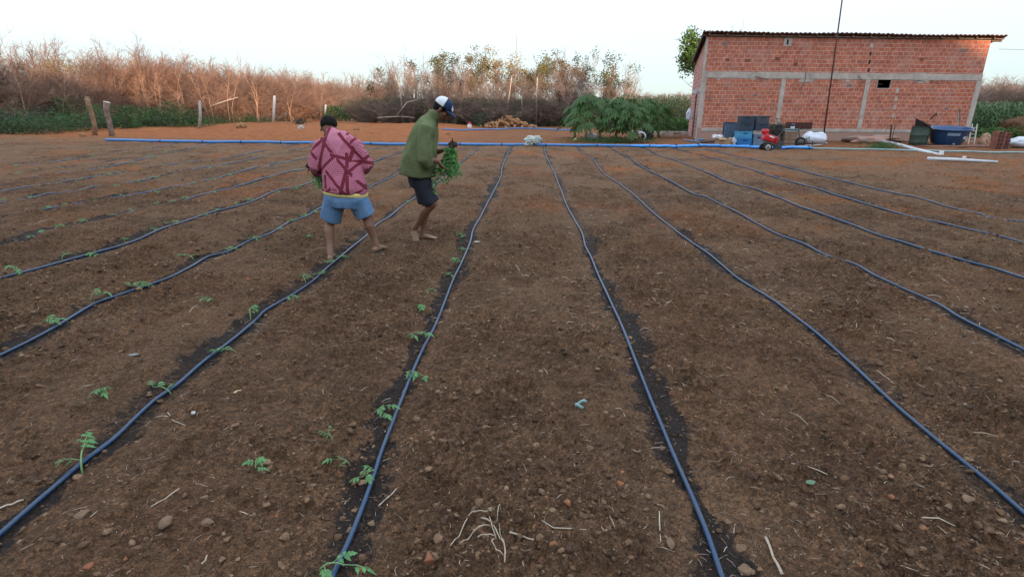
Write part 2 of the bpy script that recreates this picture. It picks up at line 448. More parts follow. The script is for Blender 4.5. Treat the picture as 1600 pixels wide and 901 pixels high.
tag(link('ground', me, M_soil), kind='structure')

# ------------------------------------------------ low hill added unseen behind the camera, crest shaped to throw the evening shade
xs = np.linspace(-160, 260, 211); dp = np.linspace(-1, 1, 17)
Xh, Dh = np.meshgrid(xs, dp, indexing='ij')
SHADE_CREST = lambda x: (np.interp(x, [14, 29, 50, 64, 73, 92, 104, 260], [22.2, 20.2, 23.4, 23.4, 21.35, 21.35, 27, 27])
                  + 1.2 * (fbm(x * .12, x * 0 + .5, 5, 3) - .5) + .8 * (fbm(x * .9, x * 0 + 9, 6, 3) - .5))
Zh = SHADE_CREST(Xh) * np.cos(Dh * math.pi / 2) ** 1.2 - .3
Vh = np.stack([Xh, -62 + Dh * 22, Zh], -1).reshape(-1, 3)
k0 = (np.arange(210)[:, None] * 17 + np.arange(16)[None]).ravel()
tag(link('shadow_hill', mesh_np('shadow_hill', Vh, np.stack([k0, k0 + 1, k0 + 18, k0 + 17], 1), True), mat('shadow_hill_soil', (.10, .08, .05), .95, .4, .5)), kind='structure')

# ------------------------------------------------ drip hoses
M_hose = mat('drip_hose_plastic', (.003, .036, .100), .32, spec=.5, col2=(.016, .040, .080), scale=7, bump=.2, bscale=60)
HL = {
'A': 'dark hose from the foreground to the pipe just left of the white bag',
'B': 'dark hose from the foreground to the pipe just right of the white bag',
'C': 'dark hose second to the right of the bag, leaving low at the right edge',
'D': 'dark hose third to the right of the bag, leaving mid right edge',
'E': 'dark hose fourth to the right of the bag, crossing bare soil',
'F': 'black drip hose fifth to the right of the bag, half buried near the pipe',
'G': 'faint dusty drip hose furthest right on the field, below the white pipe end',
'Z': 'dark hose passing under the boy in the maroon shirt to the lower left corner',
'Y': 'black drip hose passing behind the knees of the boy in the maroon shirt',
'X': 'black drip hose running behind the waist of the boy in the maroon shirt',
'W': 'black drip hose fourth from the lower left corner, broken by soil in the middle',
'V': 'black drip hose fifth from the lower left corner, lined with small seedlings',
'U': 'thin half buried drip hose sixth from the lower left corner',
'T': 'thin half buried drip hose seventh from the lower left corner',
'S': 'thin half buried drip hose third from the far left edge of the field',
'R': 'thin half buried drip hose second from the far left edge of the field',
'Q': 'thin half buried drip hose closest to the far left edge of the field',
}
BURY = {'W': .50, 'V': .42, 'U': .45, 'T': .45, 'S': .5, 'R': .5, 'Q': .5, 'G': .30, 'F': .16}
for k, a in LP.items():
    xy = a.copy()
    # resample at a step that grows with distance
    seg = np.linalg.norm(np.diff(xy, axis=0), axis=1); s_ = np.concatenate([[0], np.cumsum(seg)])
    t = np.linspace(0, s_[-1], int(s_[-1] / .05) + 2)
    xx = np.interp(t, s_, xy[:, 0]); yy = np.interp(t, s_, xy[:, 1])
    zz = hz(xx, yy, True)
    ker = np.ones(7) / 7; zs = np.convolve(np.pad(zz, 3, 'edge'), ker, 'valid')
    if k not in BURY or k in 'FG':
        mx_ = np.max([np.roll(zs, q_) for q_ in (-2, -1, 0, 1, 2)], axis=0); zs = np.convolve(np.pad(mx_, 4, 'edge'), np.ones(9) / 9, 'valid') + (.007 if k in 'DEFG' else 0)
    r = .0108 if k in 'ABCDZY' else .0125
    z = zs + r * 1.0
    thr = BURY.get(k, .12)
    bur = sst(thr + .04, thr - .04, fbm(t * .35, t * 0 + ord(k), 7, 3))
    if k in BURY: z = z - bur * .05
    else: z = z - bur * .012
    if k == 'F': z = z - .06 * sst(19.5, 20.5, yy) * (1 - sst(22.3, 23, yy))
    pts = [Vector(p) for p in zip(xx, yy, z)]
    r = [r * (1 + .10 * v) for v in (fbm(t * 3, t * 0 + ord(k), 19, 2) - .5) * 2]
    o = MB().tube(pts, r, n=8).build('drip_hose', M_hose, smooth=True)
    tag(o, HL[k], 'drip hose', 'drip hoses laid along the rows')

# ------------------------------------------------ main pipes
M_blue = mat('blue_pipe_plastic', (.055, .21, .52), .45, .12, 3, spec=.4, bump=.1, bscale=20)
M_hoseb = mat('blue_layflat_hose', (.045, .28, .72), .4, .15, 2, spec=.4, bump=.3, bscale=8)
M_dark = mat('black_rubber', (.015, .015, .017), .6, .2, 20)
M_pvc = mat('white_pvc', (.52, .56, .60), .45, .12, 4, spec=.4)
def pipe_pts(px, r, dz=0, n=14):
    out = []
    q = [G(*p) for p in px]
    for a, b in zip(q, q[1:]):
        for k in range(n):
            p = a.lerp(b, k / n); out.append(Vector((p.x, p.y, h1(p.x, p.y) + r + dz)))
    p = q[-1]; out.append(Vector((p.x, p.y, h1(p.x, p.y) + r + dz)))
    for _ in range(3):
        out = [out[0]] + [Vector((b.x, b.y, (a.z + b.z + c.z) / 3)) for a, b, c in zip(out, out[1:], out[2:])] + [out[-1]]
    return out
pp = pipe_pts([(166, 221.5), (300, 224), (420, 225), (560, 227.5), (700, 228.5), (830, 229), (990, 230.5)], .055, .01)
root = empty('water_pipe', pp[0], label='long blue plastic main pipe lying across the far end of the field', cat='pipe')
world_child(MB().tube(pp, .052, n=12).build('pipe_body', M_blue, smooth=True), root)
mb = MB()
for i in range(9, len(pp) - 2, 7):
    d_ = (pp[i + 1] - pp[i]).normalized()
    c_ = MB().cyl(pp[i] - d_ * .02, pp[i] + d_ * .02, .060, n=12)
    world_child(c_.build('hose_connector', M_dark), root)
pp2 = pipe_pts([(985, 230.5), (1015, 230.8), (1050, 232), (1085, 231), (1120, 230), (1160, 231), (1190, 233), (1230, 233), (1268, 233.5)], .07, .0)
root = empty('layflat_hose', pp2[0], label='wide bright blue lay-flat hose continuing the main pipe in front of the brick building', cat='hose')
rg = random.Random(4)
rad = [(.085 + rg.uniform(-.012, .02), .06 + rg.uniform(-.01, .012)) for _ in pp2]
world_child(MB().tube(pp2, rad, n=14, side=(0, 1, 0)).build('hose_body', M_hoseb, smooth=True), root)
for i in (14, 30, 44, 58, 76, 92, 110):
    d_ = (pp2[i + 1] - pp2[i]).normalized()
    world_child(MB().cyl(pp2[i] - d_ * .012, pp2[i] + d_ * .012, .095, n=14).build('tie', M_dark), root)
e = pp2[-1]
world_child(MB().cyl(e, e + Vector((0, 0, .28)), .02, n=8).build('end_stake', M_dark), root)
M_teal = mat('pale_teal_pipe', (.26, .44, .46), .5, .15, 2)
pp3 = pipe_pts([(1266, 233.5), (1340, 234.5), (1440, 237), (1530, 239), (1640, 241)], .03, .01)
tag(MB().tube(pp3, .030, n=10).build('irrigation_pipe', M_teal, smooth=True), 'thin pale teal pipe running along the foot of the ground before the building', 'pipe')
pp4 = pipe_pts([(690, 206), (760, 204.5), (820, 203), (870, 204.5), (905, 206)], .04, .06)
tag(MB().tube(pp4, .045, n=10).build('far_water_pipe', M_blue, smooth=True), 'blue pipe lying on the orange soil further back, behind the green jacket', 'pipe')
# white PVC run ending in a tee, and the loose pipe in front of it
a = P(1378, 221, 27.2); b_ = P(1470, 243, 21.6)
root = empty('pvc_pipe', (b_.x, b_.y, 0), label='long pale PVC pipe sloping down from the building side to a white tee', cat='pipe')
world_child(MB().tube([a, a.lerp(b_, .33) + Vector((0, 0, .03)), a.lerp(b_, .66) - Vector((0, 0, .0)), b_], .068, n=12).build('pipe_body', M_pvc, smooth=True), root)
M_whitep = mat('white_plastic', (.75, .77, .76), .4, .08, 4)
world_child(MB().cyl(b_ - Vector((0, 0, .12)), b_ + Vector((0, 0, .16)), .075, n=14).cyl(b_ - Vector((0, 0, .02)), b_ + (a - b_).normalized() * .22, .068, n=14).build('tee_fitting', M_whitep), root)
a = GH(1448, 250.5, .05); b_ = GH(1558, 256, .05)
root = empty('loose_pipe', (a.x, a.y, 0), label='loose white pipe lying flat on the soil with a short white stub', cat='pipe')
world_child(MB().tube([a, a.lerp(b_, .5) + Vector((0, 0, .01)), b_], [.06, .052, .035], n=12).build('pipe_body', M_pvc, smooth=True), root)
c_ = a.lerp(b_, .53)
world_child(MB().cyl(c_, c_ + Vector((0, 0, .13)), .05, n=12).build('pipe_stub', M_whitep), root)

# ------------------------------------------------ brick building
BA = GH(1087, 218); BA.z = -.12
BD = 30.9 / 29.3
def bcorner():
    # right end of the front wall, on the same ground, a little farther away
    q = P(1511, 213.5, BA.y * 1.03); return Vector((q.x, q.y, -.12))
BB = bcorner()
ux = (BB - BA); BW = ux.length; ux.normalize()
uy = Vector((BA.x / BA.y * .70, 1, 0)).normalized()
BH = 5.05
open('/tmp/log.txt', 'w').write('building width %s %s %s\n' % (BW, BA, BB))
BM = Matrix(((ux.x, uy.x, 0, BA.x), (ux.y, uy.y, 0, BA.y), (0, 0, 1, 0), (0, 0, 0, 1)))
def bpt(u, v, z): return BM @ Vector((u, v, z))
def bu(px, py, off=0.0):
    """pixel -> (u, z) on the front wall plane"""
    n = Vector((-ux.y, ux.x, 0)); d = ray(px, py); o = Vector((0, 0, CAM_H))
    t = (BA - o).dot(n) / d.dot(n); q = o + d * t
    return (q - BA).dot(ux), q.z
def brick_mat(name, tint=(1, 1, 1), side=False):
    m = bpy.data.materials.new(name); m.use_nodes = True; nt = m.node_tree; N = nt.nodes; L = nt.links; b = N['Principled BSDF']
    tc = N.new('ShaderNodeTexCoord'); sep = N.new('ShaderNodeSeparateXYZ'); L.new(tc.outputs['Object'], sep.inputs[0])
    cb = N.new('ShaderNodeCombineXYZ'); L.new(sep.outputs[1 if side else 0], cb.inputs[0]); L.new(sep.outputs[2], cb.inputs[1])
    nz = N.new('ShaderNodeTexNoise'); nz.inputs['Scale'].default_value = 1.3; L.new(cb.outputs[0], nz.inputs['Vector'])
    vm = N.new('ShaderNodeVectorMath'); vm.operation = 'MULTIPLY_ADD'; L.new(nz.outputs['Color'], vm.inputs[0]); vm.inputs[1].default_value = (.10, .10, 0); L.new(cb.outputs[0], vm.inputs[2])
    bk = N.new('ShaderNodeTexBrick'); L.new(vm.outputs[0], bk.inputs['Vector'])
    bk.inputs['Scale'].default_value = 1; bk.inputs['Brick Width'].default_value = .30; bk.inputs['Row Height'].default_value = .195
    bk.inputs['Mortar Size'].default_value = .014; bk.inputs['Mortar Smooth'].default_value = .15; bk.inputs['Bias'].default_value = -.2
    bk.inputs['Color1'].default_value = (.52 * tint[0], .185 * tint[1], .112 * tint[2], 1); bk.inputs['Color2'].default_value = (.42 * tint[0], .130 * tint[1], .080 * tint[2], 1)
    bk.inputs['Mortar'].default_value = (.58 * tint[0], .44 * tint[1], .38 * tint[2], 1)
    # per brick variation + smears of cement
    n2 = N.new('ShaderNodeTexNoise'); n2.inputs['Scale'].default_value = 3.2; n2.inputs['Detail'].default_value = 7; n2.inputs['Roughness'].default_value = .7; L.new(cb.outputs[0], n2.inputs['Vector'])
    r2 = N.new('ShaderNodeValToRGB'); r2.color_ramp.elements[0].position = .3; r2.color_ramp.elements[0].color = (.55, .52, .52, 1); r2.color_ramp.elements[1].position = .7; r2.color_ramp.elements[1].color = (1.18, 1.14, 1.1, 1)
    L.new(n2.outputs[0], r2.inputs[0])
    mx = N.new('ShaderNodeMix'); mx.data_type = 'RGBA'; mx.blend_type = 'MULTIPLY'; mx.inputs[0].default_value = 1; L.new(bk.outputs[0], mx.inputs[6]); L.new(r2.outputs[0], mx.inputs[7])
    n3 = N.new('ShaderNodeTexNoise'); n3.inputs['Scale'].default_value = 1.1; n3.inputs['Detail'].default_value = 9; n3.inputs['Roughness'].default_value = .78; L.new(cb.outputs[0], n3.inputs['Vector'])
    r3 = N.new('ShaderNodeMapRange'); r3.inputs[1].default_value = .50; r3.inputs[2].default_value = .72; r3.inputs[4].default_value = .7; L.new(n3.outputs[0], r3.inputs[0])
    m3 = N.new('ShaderNodeMix'); m3.data_type = 'RGBA'; L.new(r3.outputs[0], m3.inputs[0]); L.new(mx.outputs[2], m3.inputs[6]); m3.inputs[7].default_value = (.46 * tint[0], .33 * tint[1], .28 * tint[2], 1)
    L.new(m3.outputs[2], b.inputs['Base Color']); b.inputs['Roughness'].default_value = .9; b.inputs['Specular IOR Level'].default_value = .2
    bp = N.new('ShaderNodeBump'); bp.invert = True; bp.inputs['Strength'].default_value = .8; bp.inputs['Distance'].default_value = .02
    L.new(bk.outputs['Fac'], bp.inputs['Height'])
    bp2 = N.new('ShaderNodeBump'); bp2.inputs['Strength'].default_value = .5; bp2.inputs['Distance'].default_value = .012; L.new(n3.outputs[0], bp2.inputs['Height']); L.new(bp.outputs[0], bp2.inputs['Normal'])
    L.new(bp2.outputs[0], b.inputs['Normal'])
    return m
M_brick = brick_mat('red_hollow_brick')
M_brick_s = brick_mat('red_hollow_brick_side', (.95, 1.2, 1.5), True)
M_conc = mat('rough_concrete', (.31, .28, .25), .92, col2=(.52, .48, .43), scale=2.2, bump=.6, bscale=14, detail=8)
M_black_fill = mat('near_black_fill', (.02, .02, .022), .9)  # near-black colour put in for the shade of holes, also on plain boards
M_tile = mat('clay_roof_tile', (.17, .095, .075), .85, .5, 3, bump=.3, bscale=15, detail=7)
M_wood = mat('weathered_wood', (.16, .115, .08), .85, .45, 6, bump=.4, bscale=25)
bld = bpy.data.objects.new('brick_building', None); COL.objects.link(bld); bld.matrix_world = BM
tag(bld, 'unfinished red hollow-brick building with grey concrete frame and low tiled roof', 'building')
def bbox(name, u0, u1, v0, v1, z0, z1, m, parent=bld, label=None, bevel=.008):
    b = MB(); b.box(((u0 + u1) / 2, (v0 + v1) / 2, (z0 + z1) / 2), (u1 - u0, v1 - v0, z1 - z0), bevel=bevel)
    o = b.build(name, m, parent)
    if label: o['label'] = label
    return o
DEP = 6.2
zb0, zb1 = 2.45, 2.80             # mid beam
_, zb1 = bu(1300, 114); _, zb0 = bu(1300, 124)
_, zf = bu(1300, 201)             # top of the footing band
u_p = [bu(1221, 150)[0], bu(1352, 150)[0]]
wu0, wz1 = bu(1372, 123); wu1, wz0 = bu(1391, 139)
open('/tmp/log.txt', 'a').write(str(('beam', zb0, zb1, 'foot', zf, 'pillars', u_p, 'window', wu0, wu1, wz0, wz1, 'top', bu(1103, 52), bu(1545, 59))))
TH = .14
RB = BW
ztop = BH
# slanted roof: front edge high, falls backwards
slope = .135
def topz(v): return ztop - slope * v
# lower brick panels, with an opening
pl = [(.22, u_p[0] - .11), (u_p[0] + .11, u_p[1] - .11), (u_p[1] + .11, RB - .22)]
for i, (a, b_) in enumerate(pl):
    if i < 2: bbox('wall', a, b_, 0, TH, zf, zb0, M_brick)
    else:
        mb = MB()
        mb.box(((a + wu0) / 2, TH / 2, (zf + zb0) / 2), (wu0 - a, TH, zb0 - zf))
        mb.box(((wu1 + b_) / 2, TH / 2, (zf + zb0) / 2), (b_ - wu1, TH, zb0 - zf))
        mb.box(((wu0 + wu1) / 2, TH / 2, (zf + wz0) / 2), (wu1 - wu0, TH, wz0 - zf))
        mb.box(((wu0 + wu1) / 2, TH / 2, (wz1 + zb0) / 2), (wu1 - wu0, TH, zb0 - wz1))
        mb.build('wall', M_brick, bld)
        wf = MB()
        for (x0, x1, z0, z1) in ((wu0, wu0 + .03, wz0, wz1), (wu1 - .03, wu1, wz0, wz1), (wu0 + .03, wu1 - .03, wz0, wz0 + .03), (wu0 + .03, wu1 - .03, wz1 - .03, wz1)):
            wf.box(((x0 + x1) / 2, TH / 2, (z0 + z1) / 2), (x1 - x0, TH + .012, z1 - z0))
        w_ = wf.build('window_opening', M_conc, bld)
        bbox('louvre', wu0 + .05, wu0 + .30, .05, .07, wz0 + .2, wz0 + .26, M_black_fill, w_)
# upper brick panel
bbox('wall', .10, RB - .02, 0, TH, zb1, ztop, M_brick)
rsm = random.Random(6)
for k in range(26):
    u_ = rsm.uniform(.4, RB - .6); w_ = rsm.uniform(.15, .7); h_ = rsm.uniform(.05, .20)
    z_ = zb0 - h_ / 2 + .01 if k % 3 else zb1 + h_ * .25
    if any(abs(u_ - q_) < .5 for q_ in u_p) or (wu0 - .6 < u_ < wu1 + .4): continue
    if k % 3 == 0: h_ *= .5
    mb = MB(); n_ = 12; ring = []
    for i_ in range(n_):
        a_ = 2 * math.pi * i_ / n_; rr = rsm.uniform(.75, 1.15); ring.append((u_ + math.cos(a_) * w_ / 2 * rr, z_ + math.sin(a_) * h_ / 2 * rr))
    lo = [mb.bm.verts.new((a_, -.009, c_)) for a_, c_ in ring]; hi = [mb.bm.verts.new((a_, .004, c_)) for a_, c_ in ring]
    mb.bm.faces.new(lo); mb.bm.faces.new(hi[::-1])
    for i_ in range(n_): mb.bm.faces.new((lo[i_], hi[i_], hi[(i_ + 1) % n_], lo[(i_ + 1) % n_]))
    mb.build('cement_smear', M_conc, bld)
# footing band (cement over brick)
M_foot = mat('cement_footing', (.30, .25, .225), .93, col2=(.40, .20, .14), scale=3.2, bump=.6, bscale=18, detail=8)
bbox('footing', .02, RB - .02, -.03, TH + .01, .0, zf, M_foot, bevel=.02)
z_ = zf - .17
bbox('footing_ledge', .24, RB - .24, -.05, -.028, z_, zf - .01, M_conc, bevel=.01)
bbox('beam', -.02, RB + .02, -.025, TH + .01, zb0, zb1, M_conc, bevel=.02)
bbox('pillar', -.03, .22, -.02, TH + .012, -.1, zb0, M_conc, label='thick concrete corner pillar')
bbox('pillar', -.02, .10, -.004, TH + .004, zb1, ztop, M_conc, label='thin whitish upper corner edge')
for u in u_p: bbox('pillar', u - .12, u + .12, -.018, TH + .012, zf, zb0, M_conc)
bbox('pillar', RB - .24, RB + .05, -.02, TH + .012, -.1, zb0, M_conc, label='thick concrete pillar at the right corner')
# side wall towards the corn, with a doorway
sd = MB()
def sidebox(v0, v1, z0, z1): sd.box((TH / 2, (v0 + v1) / 2, (z0 + z1) / 2), (TH, v1 - v0, z1 - z0))
sidebox(TH + .02, 2.1, 0, 2.45); sidebox(3.2, DEP, 0, 2.45)
v0, v1 = TH + .02, DEP
vs = [sd.bm.verts.new((x_, v_, z_)) for x_ in (0, TH) for v_, z_ in ((v0, 2.62), (v1, 2.62), (v1, topz(v1) - .05), (v0, topz(v0) - .05))]
f_ = sd.bm.faces
f_.new(vs[0:4]); f_.new(vs[4:8][::-1])
for k in range(4): f_.new((vs[k], vs[(k + 1) % 4], vs[4 + (k + 1) % 4], vs[4 + k]))
sw = sd.build('side_wall', M_brick_s, bld)
bbox('side_beam', -.02, TH + .01, TH + .02, DEP, 2.45, 2.62, M_conc)
M_blueish = mat('faded_blue_paint', (.25, .36, .45), .8, .25, 5)
bbox('door_frame', -.04, -.005, 2.02, 3.26, 2.35, 2.60, M_blueish)
bbox('door', .03, .08, 2.12, 3.18, 0, 2.35, M_black_fill)
# rear and far walls so that the inside stays dark
bbox('back_wall_panel', 0, RB, DEP, DEP + .14, 0, topz(DEP) - .06, M_brick, label='plain brick rear wall')
sd = MB()
vs = [sd.bm.verts.new((x_, v_, z_)) for x_ in (RB - TH, RB) for v_, z_ in ((TH + .02, 0), (DEP, 0), (DEP, topz(DEP) - .06), (TH + .02, topz(0) - .08))]
sd.bm.faces.new(vs[0:4]); sd.bm.faces.new(vs[4:8][::-1])
for k in range(4): sd.bm.faces.new((vs[k], vs[(k + 1) % 4], vs[4 + (k + 1) % 4], vs[4 + k]))
sd.build('far_wall', M_brick_s, bld)
# roof: rolled clay tiles
n_u = 420; n_v = 90
uu = np.linspace(-.22, RB + .62, n_u); vv = np.linspace(-.28, DEP + .5, n_v)
U, W = np.meshgrid(uu, vv, indexing='ij')
per = .235
ridge = .050 * np.abs(np.cos(U / per * math.pi)) ** .8
step = .026 * (1 - ((W + .28) / .38) % 1.0)
rgn = .012 * (vn(U / per, W / .38, 4) - .5) * 2
top = topz(W) + .10 + ridge + step + rgn + .018 * np.sin(U * .9 + 1)
Vt = np.stack([U, W, top], -1).reshape(-1, 3); Vb = Vt.copy(); Vb[:, 2] -= .035
k0 = (np.arange(n_u - 1)[:, None] * n_v + np.arange(n_v - 1)[None]).ravel(); o = n_u * n_v
Fq = [np.stack([k0, k0 + n_v, k0 + n_v + 1, k0 + 1], 1), np.stack([k0, k0 + 1, k0 + n_v + 1, k0 + n_v], 1) + o]
for ring in (np.arange(n_u) * n_v, np.arange(n_u) * n_v + n_v - 1, np.arange(n_v), np.arange(n_v) + (n_u - 1) * n_v):
    Fq.append(np.stack([ring[:-1], ring[1:], ring[1:] + o, ring[:-1] + o], 1))
rf = link('roof', mesh_np('roof', np.concatenate([Vt, Vb]), Fq), M_tile, bld)
for k in range(17):
    u = .1 + k * (RB - .1) / 16
    b = MB(); b.bar((u, -.24, topz(-.24) + .035), (u, DEP + .4, topz(DEP + .4) + .035), .06, .07)
    b.build('rafter', M_wood, rf)
b = MB(); b.bar((-.2, -.10, ztop + .04), (RB + .58, -.10, ztop + .04), .05, .06); b.build('purlin', M_wood, rf)
b = MB(); b.bar((-.21, -.26, topz(-.26) + .03), (-.21, DEP + .48, topz(DEP + .48) + .03), .03, .22); b.build('verge_board', M_black_fill, rf)
b = MB(); b.box((RB + .3, .1, ztop - .03), (.55, .16, .10), bevel=.01); b.build('eave_beam', M_wood, rf)
# odd bricks, a cemented hole, the vertical strip of patches and hanging irons
M_grey = mat('grey_cement_patch', (.20, .17, .155), .95, .3, 10)
M_dkbr = mat('dark_brick', (.17, .075, .05), .9, .3, 10)
for (px, py, w, h, mm) in ((1132, 69, .24, .14, M_grey), (1180, 149, .22, .13, M_grey), (1108, 153, .2, .13, M_grey), (1161, 155, .2, .13, M_grey), (1327, 134, .26, .13, M_grey),
                           (1505, 79, .26, .14, M_grey), (1479, 170, .22, .13, M_grey), (1362, 71, .16, .22, M_conc), (1402, 142, .16, .24, M_conc), (1400, 155, .16, .22, M_conc),
                           (1398, 168, .15, .22, M_conc), (1396, 181, .15, .2, M_conc), (1366, 58, .3, .14, M_grey), (1440, 93, .2, .13, M_dkbr), (1168, 95, .3, .14, M_dkbr), (1137, 94, .2, .13, M_dkbr), (1243, 101, .2, .15, M_dkbr), (1215, 92, .25, .15, M_dkbr)):
    u, z = bu(px, py); bbox('brick_patch', u - w / 2, u + w / 2, -.006, .02, z - h / 2, z + h / 2, mm, bevel=.004)
u, z = bu(1231, 66); cp = bbox('vent_hole', u - .2, u + .2, -.012, .02, z - .2, z + .2, M_conc); bbox('slot_shade', u - .06, u + .04, -.018, .02, z - .12, z + .12, M_black_fill, cp)  # near-black block painted in for the shade of the slot
for py in (84, 97, 110):
    u, z = bu(1360 - (py - 84) * .1, py); bbox('wall_hole_shade', u - .05, u + .05, -.006, .02, z - .09, z + .09, M_black_fill, bevel=.002)  # no opening here: a near-black plate stands for the shade inside
for (p, q) in (((1259, 112), (1257, 126)), ((1257, 126), (1249, 142)), ((1341, 119), (1348, 130)), ((1180, 119), (1199, 125)), ((1454, 126), (1466, 131))):
    a = bu(*p); b_ = bu(*q); c = MB().cyl((a[0], -.06, a[1]), (b_[0], -.12, b_[1]), .018, n=6); c.build('rebar', M_wood, bld)
# the ground plan is not square: shear every part of the building in plan
SH = Matrix.Identity(4)
_lu = uy.dot(ux); _lv = uy.dot(Vector((-ux.y, ux.x, 0)))
SH[0][1] = _lu; SH[1][1] = _lv
BM = Matrix(((ux.x, -ux.y, 0, BA.x), (ux.y, ux.x, 0, BA.y), (0, 0, 1, 0), (0, 0, 0, 1)))
bld.matrix_world = BM
for o_ in bld.children_recursive: o_.data.transform(SH)
# dark tall pole leaning before the wall
a = P(1287.5, 212, 28.6); b_ = P(1317, -8, 28.9); a.z = -.1; b_ = a + (b_ - a) * 1.25
root = empty('antenna_pole', a, label='tall thin rusty pole leaning slightly right in front of the brick wall', cat='pole')
M_rust = mat('rusty_steel', (.07, .035, .028), .75, .4, 12)
world_child(MB().cyl(a, b_, .036, .030, n=8).build('pole_shaft', M_rust, smooth=True), root)
world_child(MB().cyl(a - Vector((0, 0, .05)), a + Vector((0, 0, .12)), .09, .06, n=8).build('pole_base', M_conc), root)
# wire leaving the right eave
a = bpt(RB + .5, 0, 4.62); b_ = P(1680, 74, 36)
M_wire = mat('grey_wire', (.12, .12, .13), .5)
tag(MB().tube([a, a.lerp(b_, .5) - Vector((0, 0, .10)), b_], .012, n=5).build('power_wire', M_wire), 'thin grey wire leaving the right eave of the brick building', 'wire')

# ------------------------------------------------ vegetation
M_twig = mat('dry_brush_twigs', (.13, .088, .070), .85, col2=(.36, .215, .150), scale=.35, detail=8)
M_twig2 = mat('grey_brown_bark', (.16, .12, .10), .85, col2=(.34, .25, .20), scale=.5, detail=8)
M_pale = mat('pale_dead_wood', (.42, .36, .30), .85, .25, 4)
M_barkd = mat('grey_bark', (.20, .15, .12), .9, .4, 6, bump=.4, bscale=30)
M_green = mat('green_leaves', (.035, .085, .030), .6, col2=(.07, .15, .04), scale=2.5, trans=.3)
M_olive = mat('olive_leaves', (.10, .12, .035), .65, col2=(.22, .19, .05), scale=1.5, trans=.3)
M_dull = mat('dull_dark_leaves', (.045, .065, .045), .7, col2=(.09, .11, .07), scale=1.5, trans=.3)
M_yel = mat('yellowing_leaves', (.25, .20, .05), .65, col2=(.42, .30, .09), scale=1.5, trans=.3)
M_corn = mat('corn_leaves', (.045, .10, .035), .6, col2=(.09, .16, .055), scale=1.2, trans=.3)
M_corndry = mat('drying_corn_leaves', (.24, .21, .08), .7, col2=(.10, .15, .05), scale=1.1, trans=.3)
M_papaya = mat('papaya_leaves', (.028, .080, .020), .55, col2=(.062, .135, .034), scale=2.2, trans=.3)
M_pstem = mat('papaya_stem', (.22, .26, .12), .7, .25, 6)

def grow(rg, base, stems, H, spread, lean=(0, 0), r0=.02, subs=6, twigs=4, up=1.0, rtip=.006):
    """multi-stemmed dry shrub: P0, P1, R0, R1 and a list of twig tips"""
    A, B, Ra, Rb, tips = [], [], [], [], []
    for _ in range(stems):
        p = np.array(base, float) + np.array([rg.normal(0, .12), rg.normal(0, .12), -.1])
        d = np.array([rg.normal(0, spread) + lean[0], rg.normal(0, spread) + lean[1], up]); d /= np.linalg.norm(d)
        h = H * rg.uniform(.6, 1.05); n = 7; L = h / n; r = r0 * rg.uniform(.5, 1.2)
        for k in range(n):
            q = p + d * L; rr = max(rtip, r * (1 - (k + 1) / (n + .5)))
            ra = max(rtip, r * (1 - k / (n + .5)))
            A.append(p); B.append(q); Ra.append(ra); Rb.append(rr)
            if k > 0:
                for _s in range(int(rg.poisson(subs * .35 * (k / n + .4)))):
                    t = rg.uniform(0, 1); s0 = p + (q - p) * t
                    e = d + rg.normal(0, .55, 3); e[2] = abs(e[2]) * .8 + .25; e /= np.linalg.norm(e)
                    l = L * rg.uniform(.7, 1.7); s1 = s0 + e * l * .55
                    e2 = e + rg.normal(0, .3, 3); e2[2] += .3; e2 /= np.linalg.norm(e2); s2 = s1 + e2 * l * .5
                    A += [s0, s1]; B += [s1, s2]; Ra += [rr * .55 + rtip * .4, rtip * 1.1]; Rb += [rtip * 1.1, rtip * .7]
                    tips.append(s2)
                    for _t in range(twigs):
                        o = s0 + (s2 - s0) * rg.uniform(.2, 1); f = e + rg.normal(0, .7, 3); f[2] = abs(f[2]) * .7 + .15; f /= np.linalg.norm(f)
                        z = o + f * l * rg.uniform(.25, .6)
                        A.append(o); B.append(z); Ra.append(rtip * .75); Rb.append(rtip * .5); tips.append(z)
            d = d + rg.normal(0, .13, 3); d[2] += .05; d /= np.linalg.norm(d); p = q
        tips.append(p)
    return np.array(A), np.array(B), np.array(Ra), np.array(Rb), np.array(tips)
def leaves(rg, C, size, stretch=2.2, droop=.0, jit=.06):
    """leaf-shaped four-cornered blades at the points C"""
    N = len(C); C = C + rg.normal(0, jit, (N, 3))
    a = rg.normal(0, 1, (N, 3)); a[:, 2] = a[:, 2] * .6 - droop; a /= np.linalg.norm(a, axis=1, keepdims=True)
    b = np.cross(a, rg.normal(0, 1, (N, 3))); b /= np.linalg.norm(b, axis=1, keepdims=True)
    s = (size * rg.uniform(.6, 1.3, N))[:, None]
    V = np.stack([C, C + a * s * .5 + b * s / stretch * .5, C + a * s, C + a * s * .5 - b * s / stretch * .5], 1).reshape(-1, 3)
    k = np.arange(N)[:, None] * 4
    return V, np.concatenate([k, k + 1, k + 2, k + 3], 1)

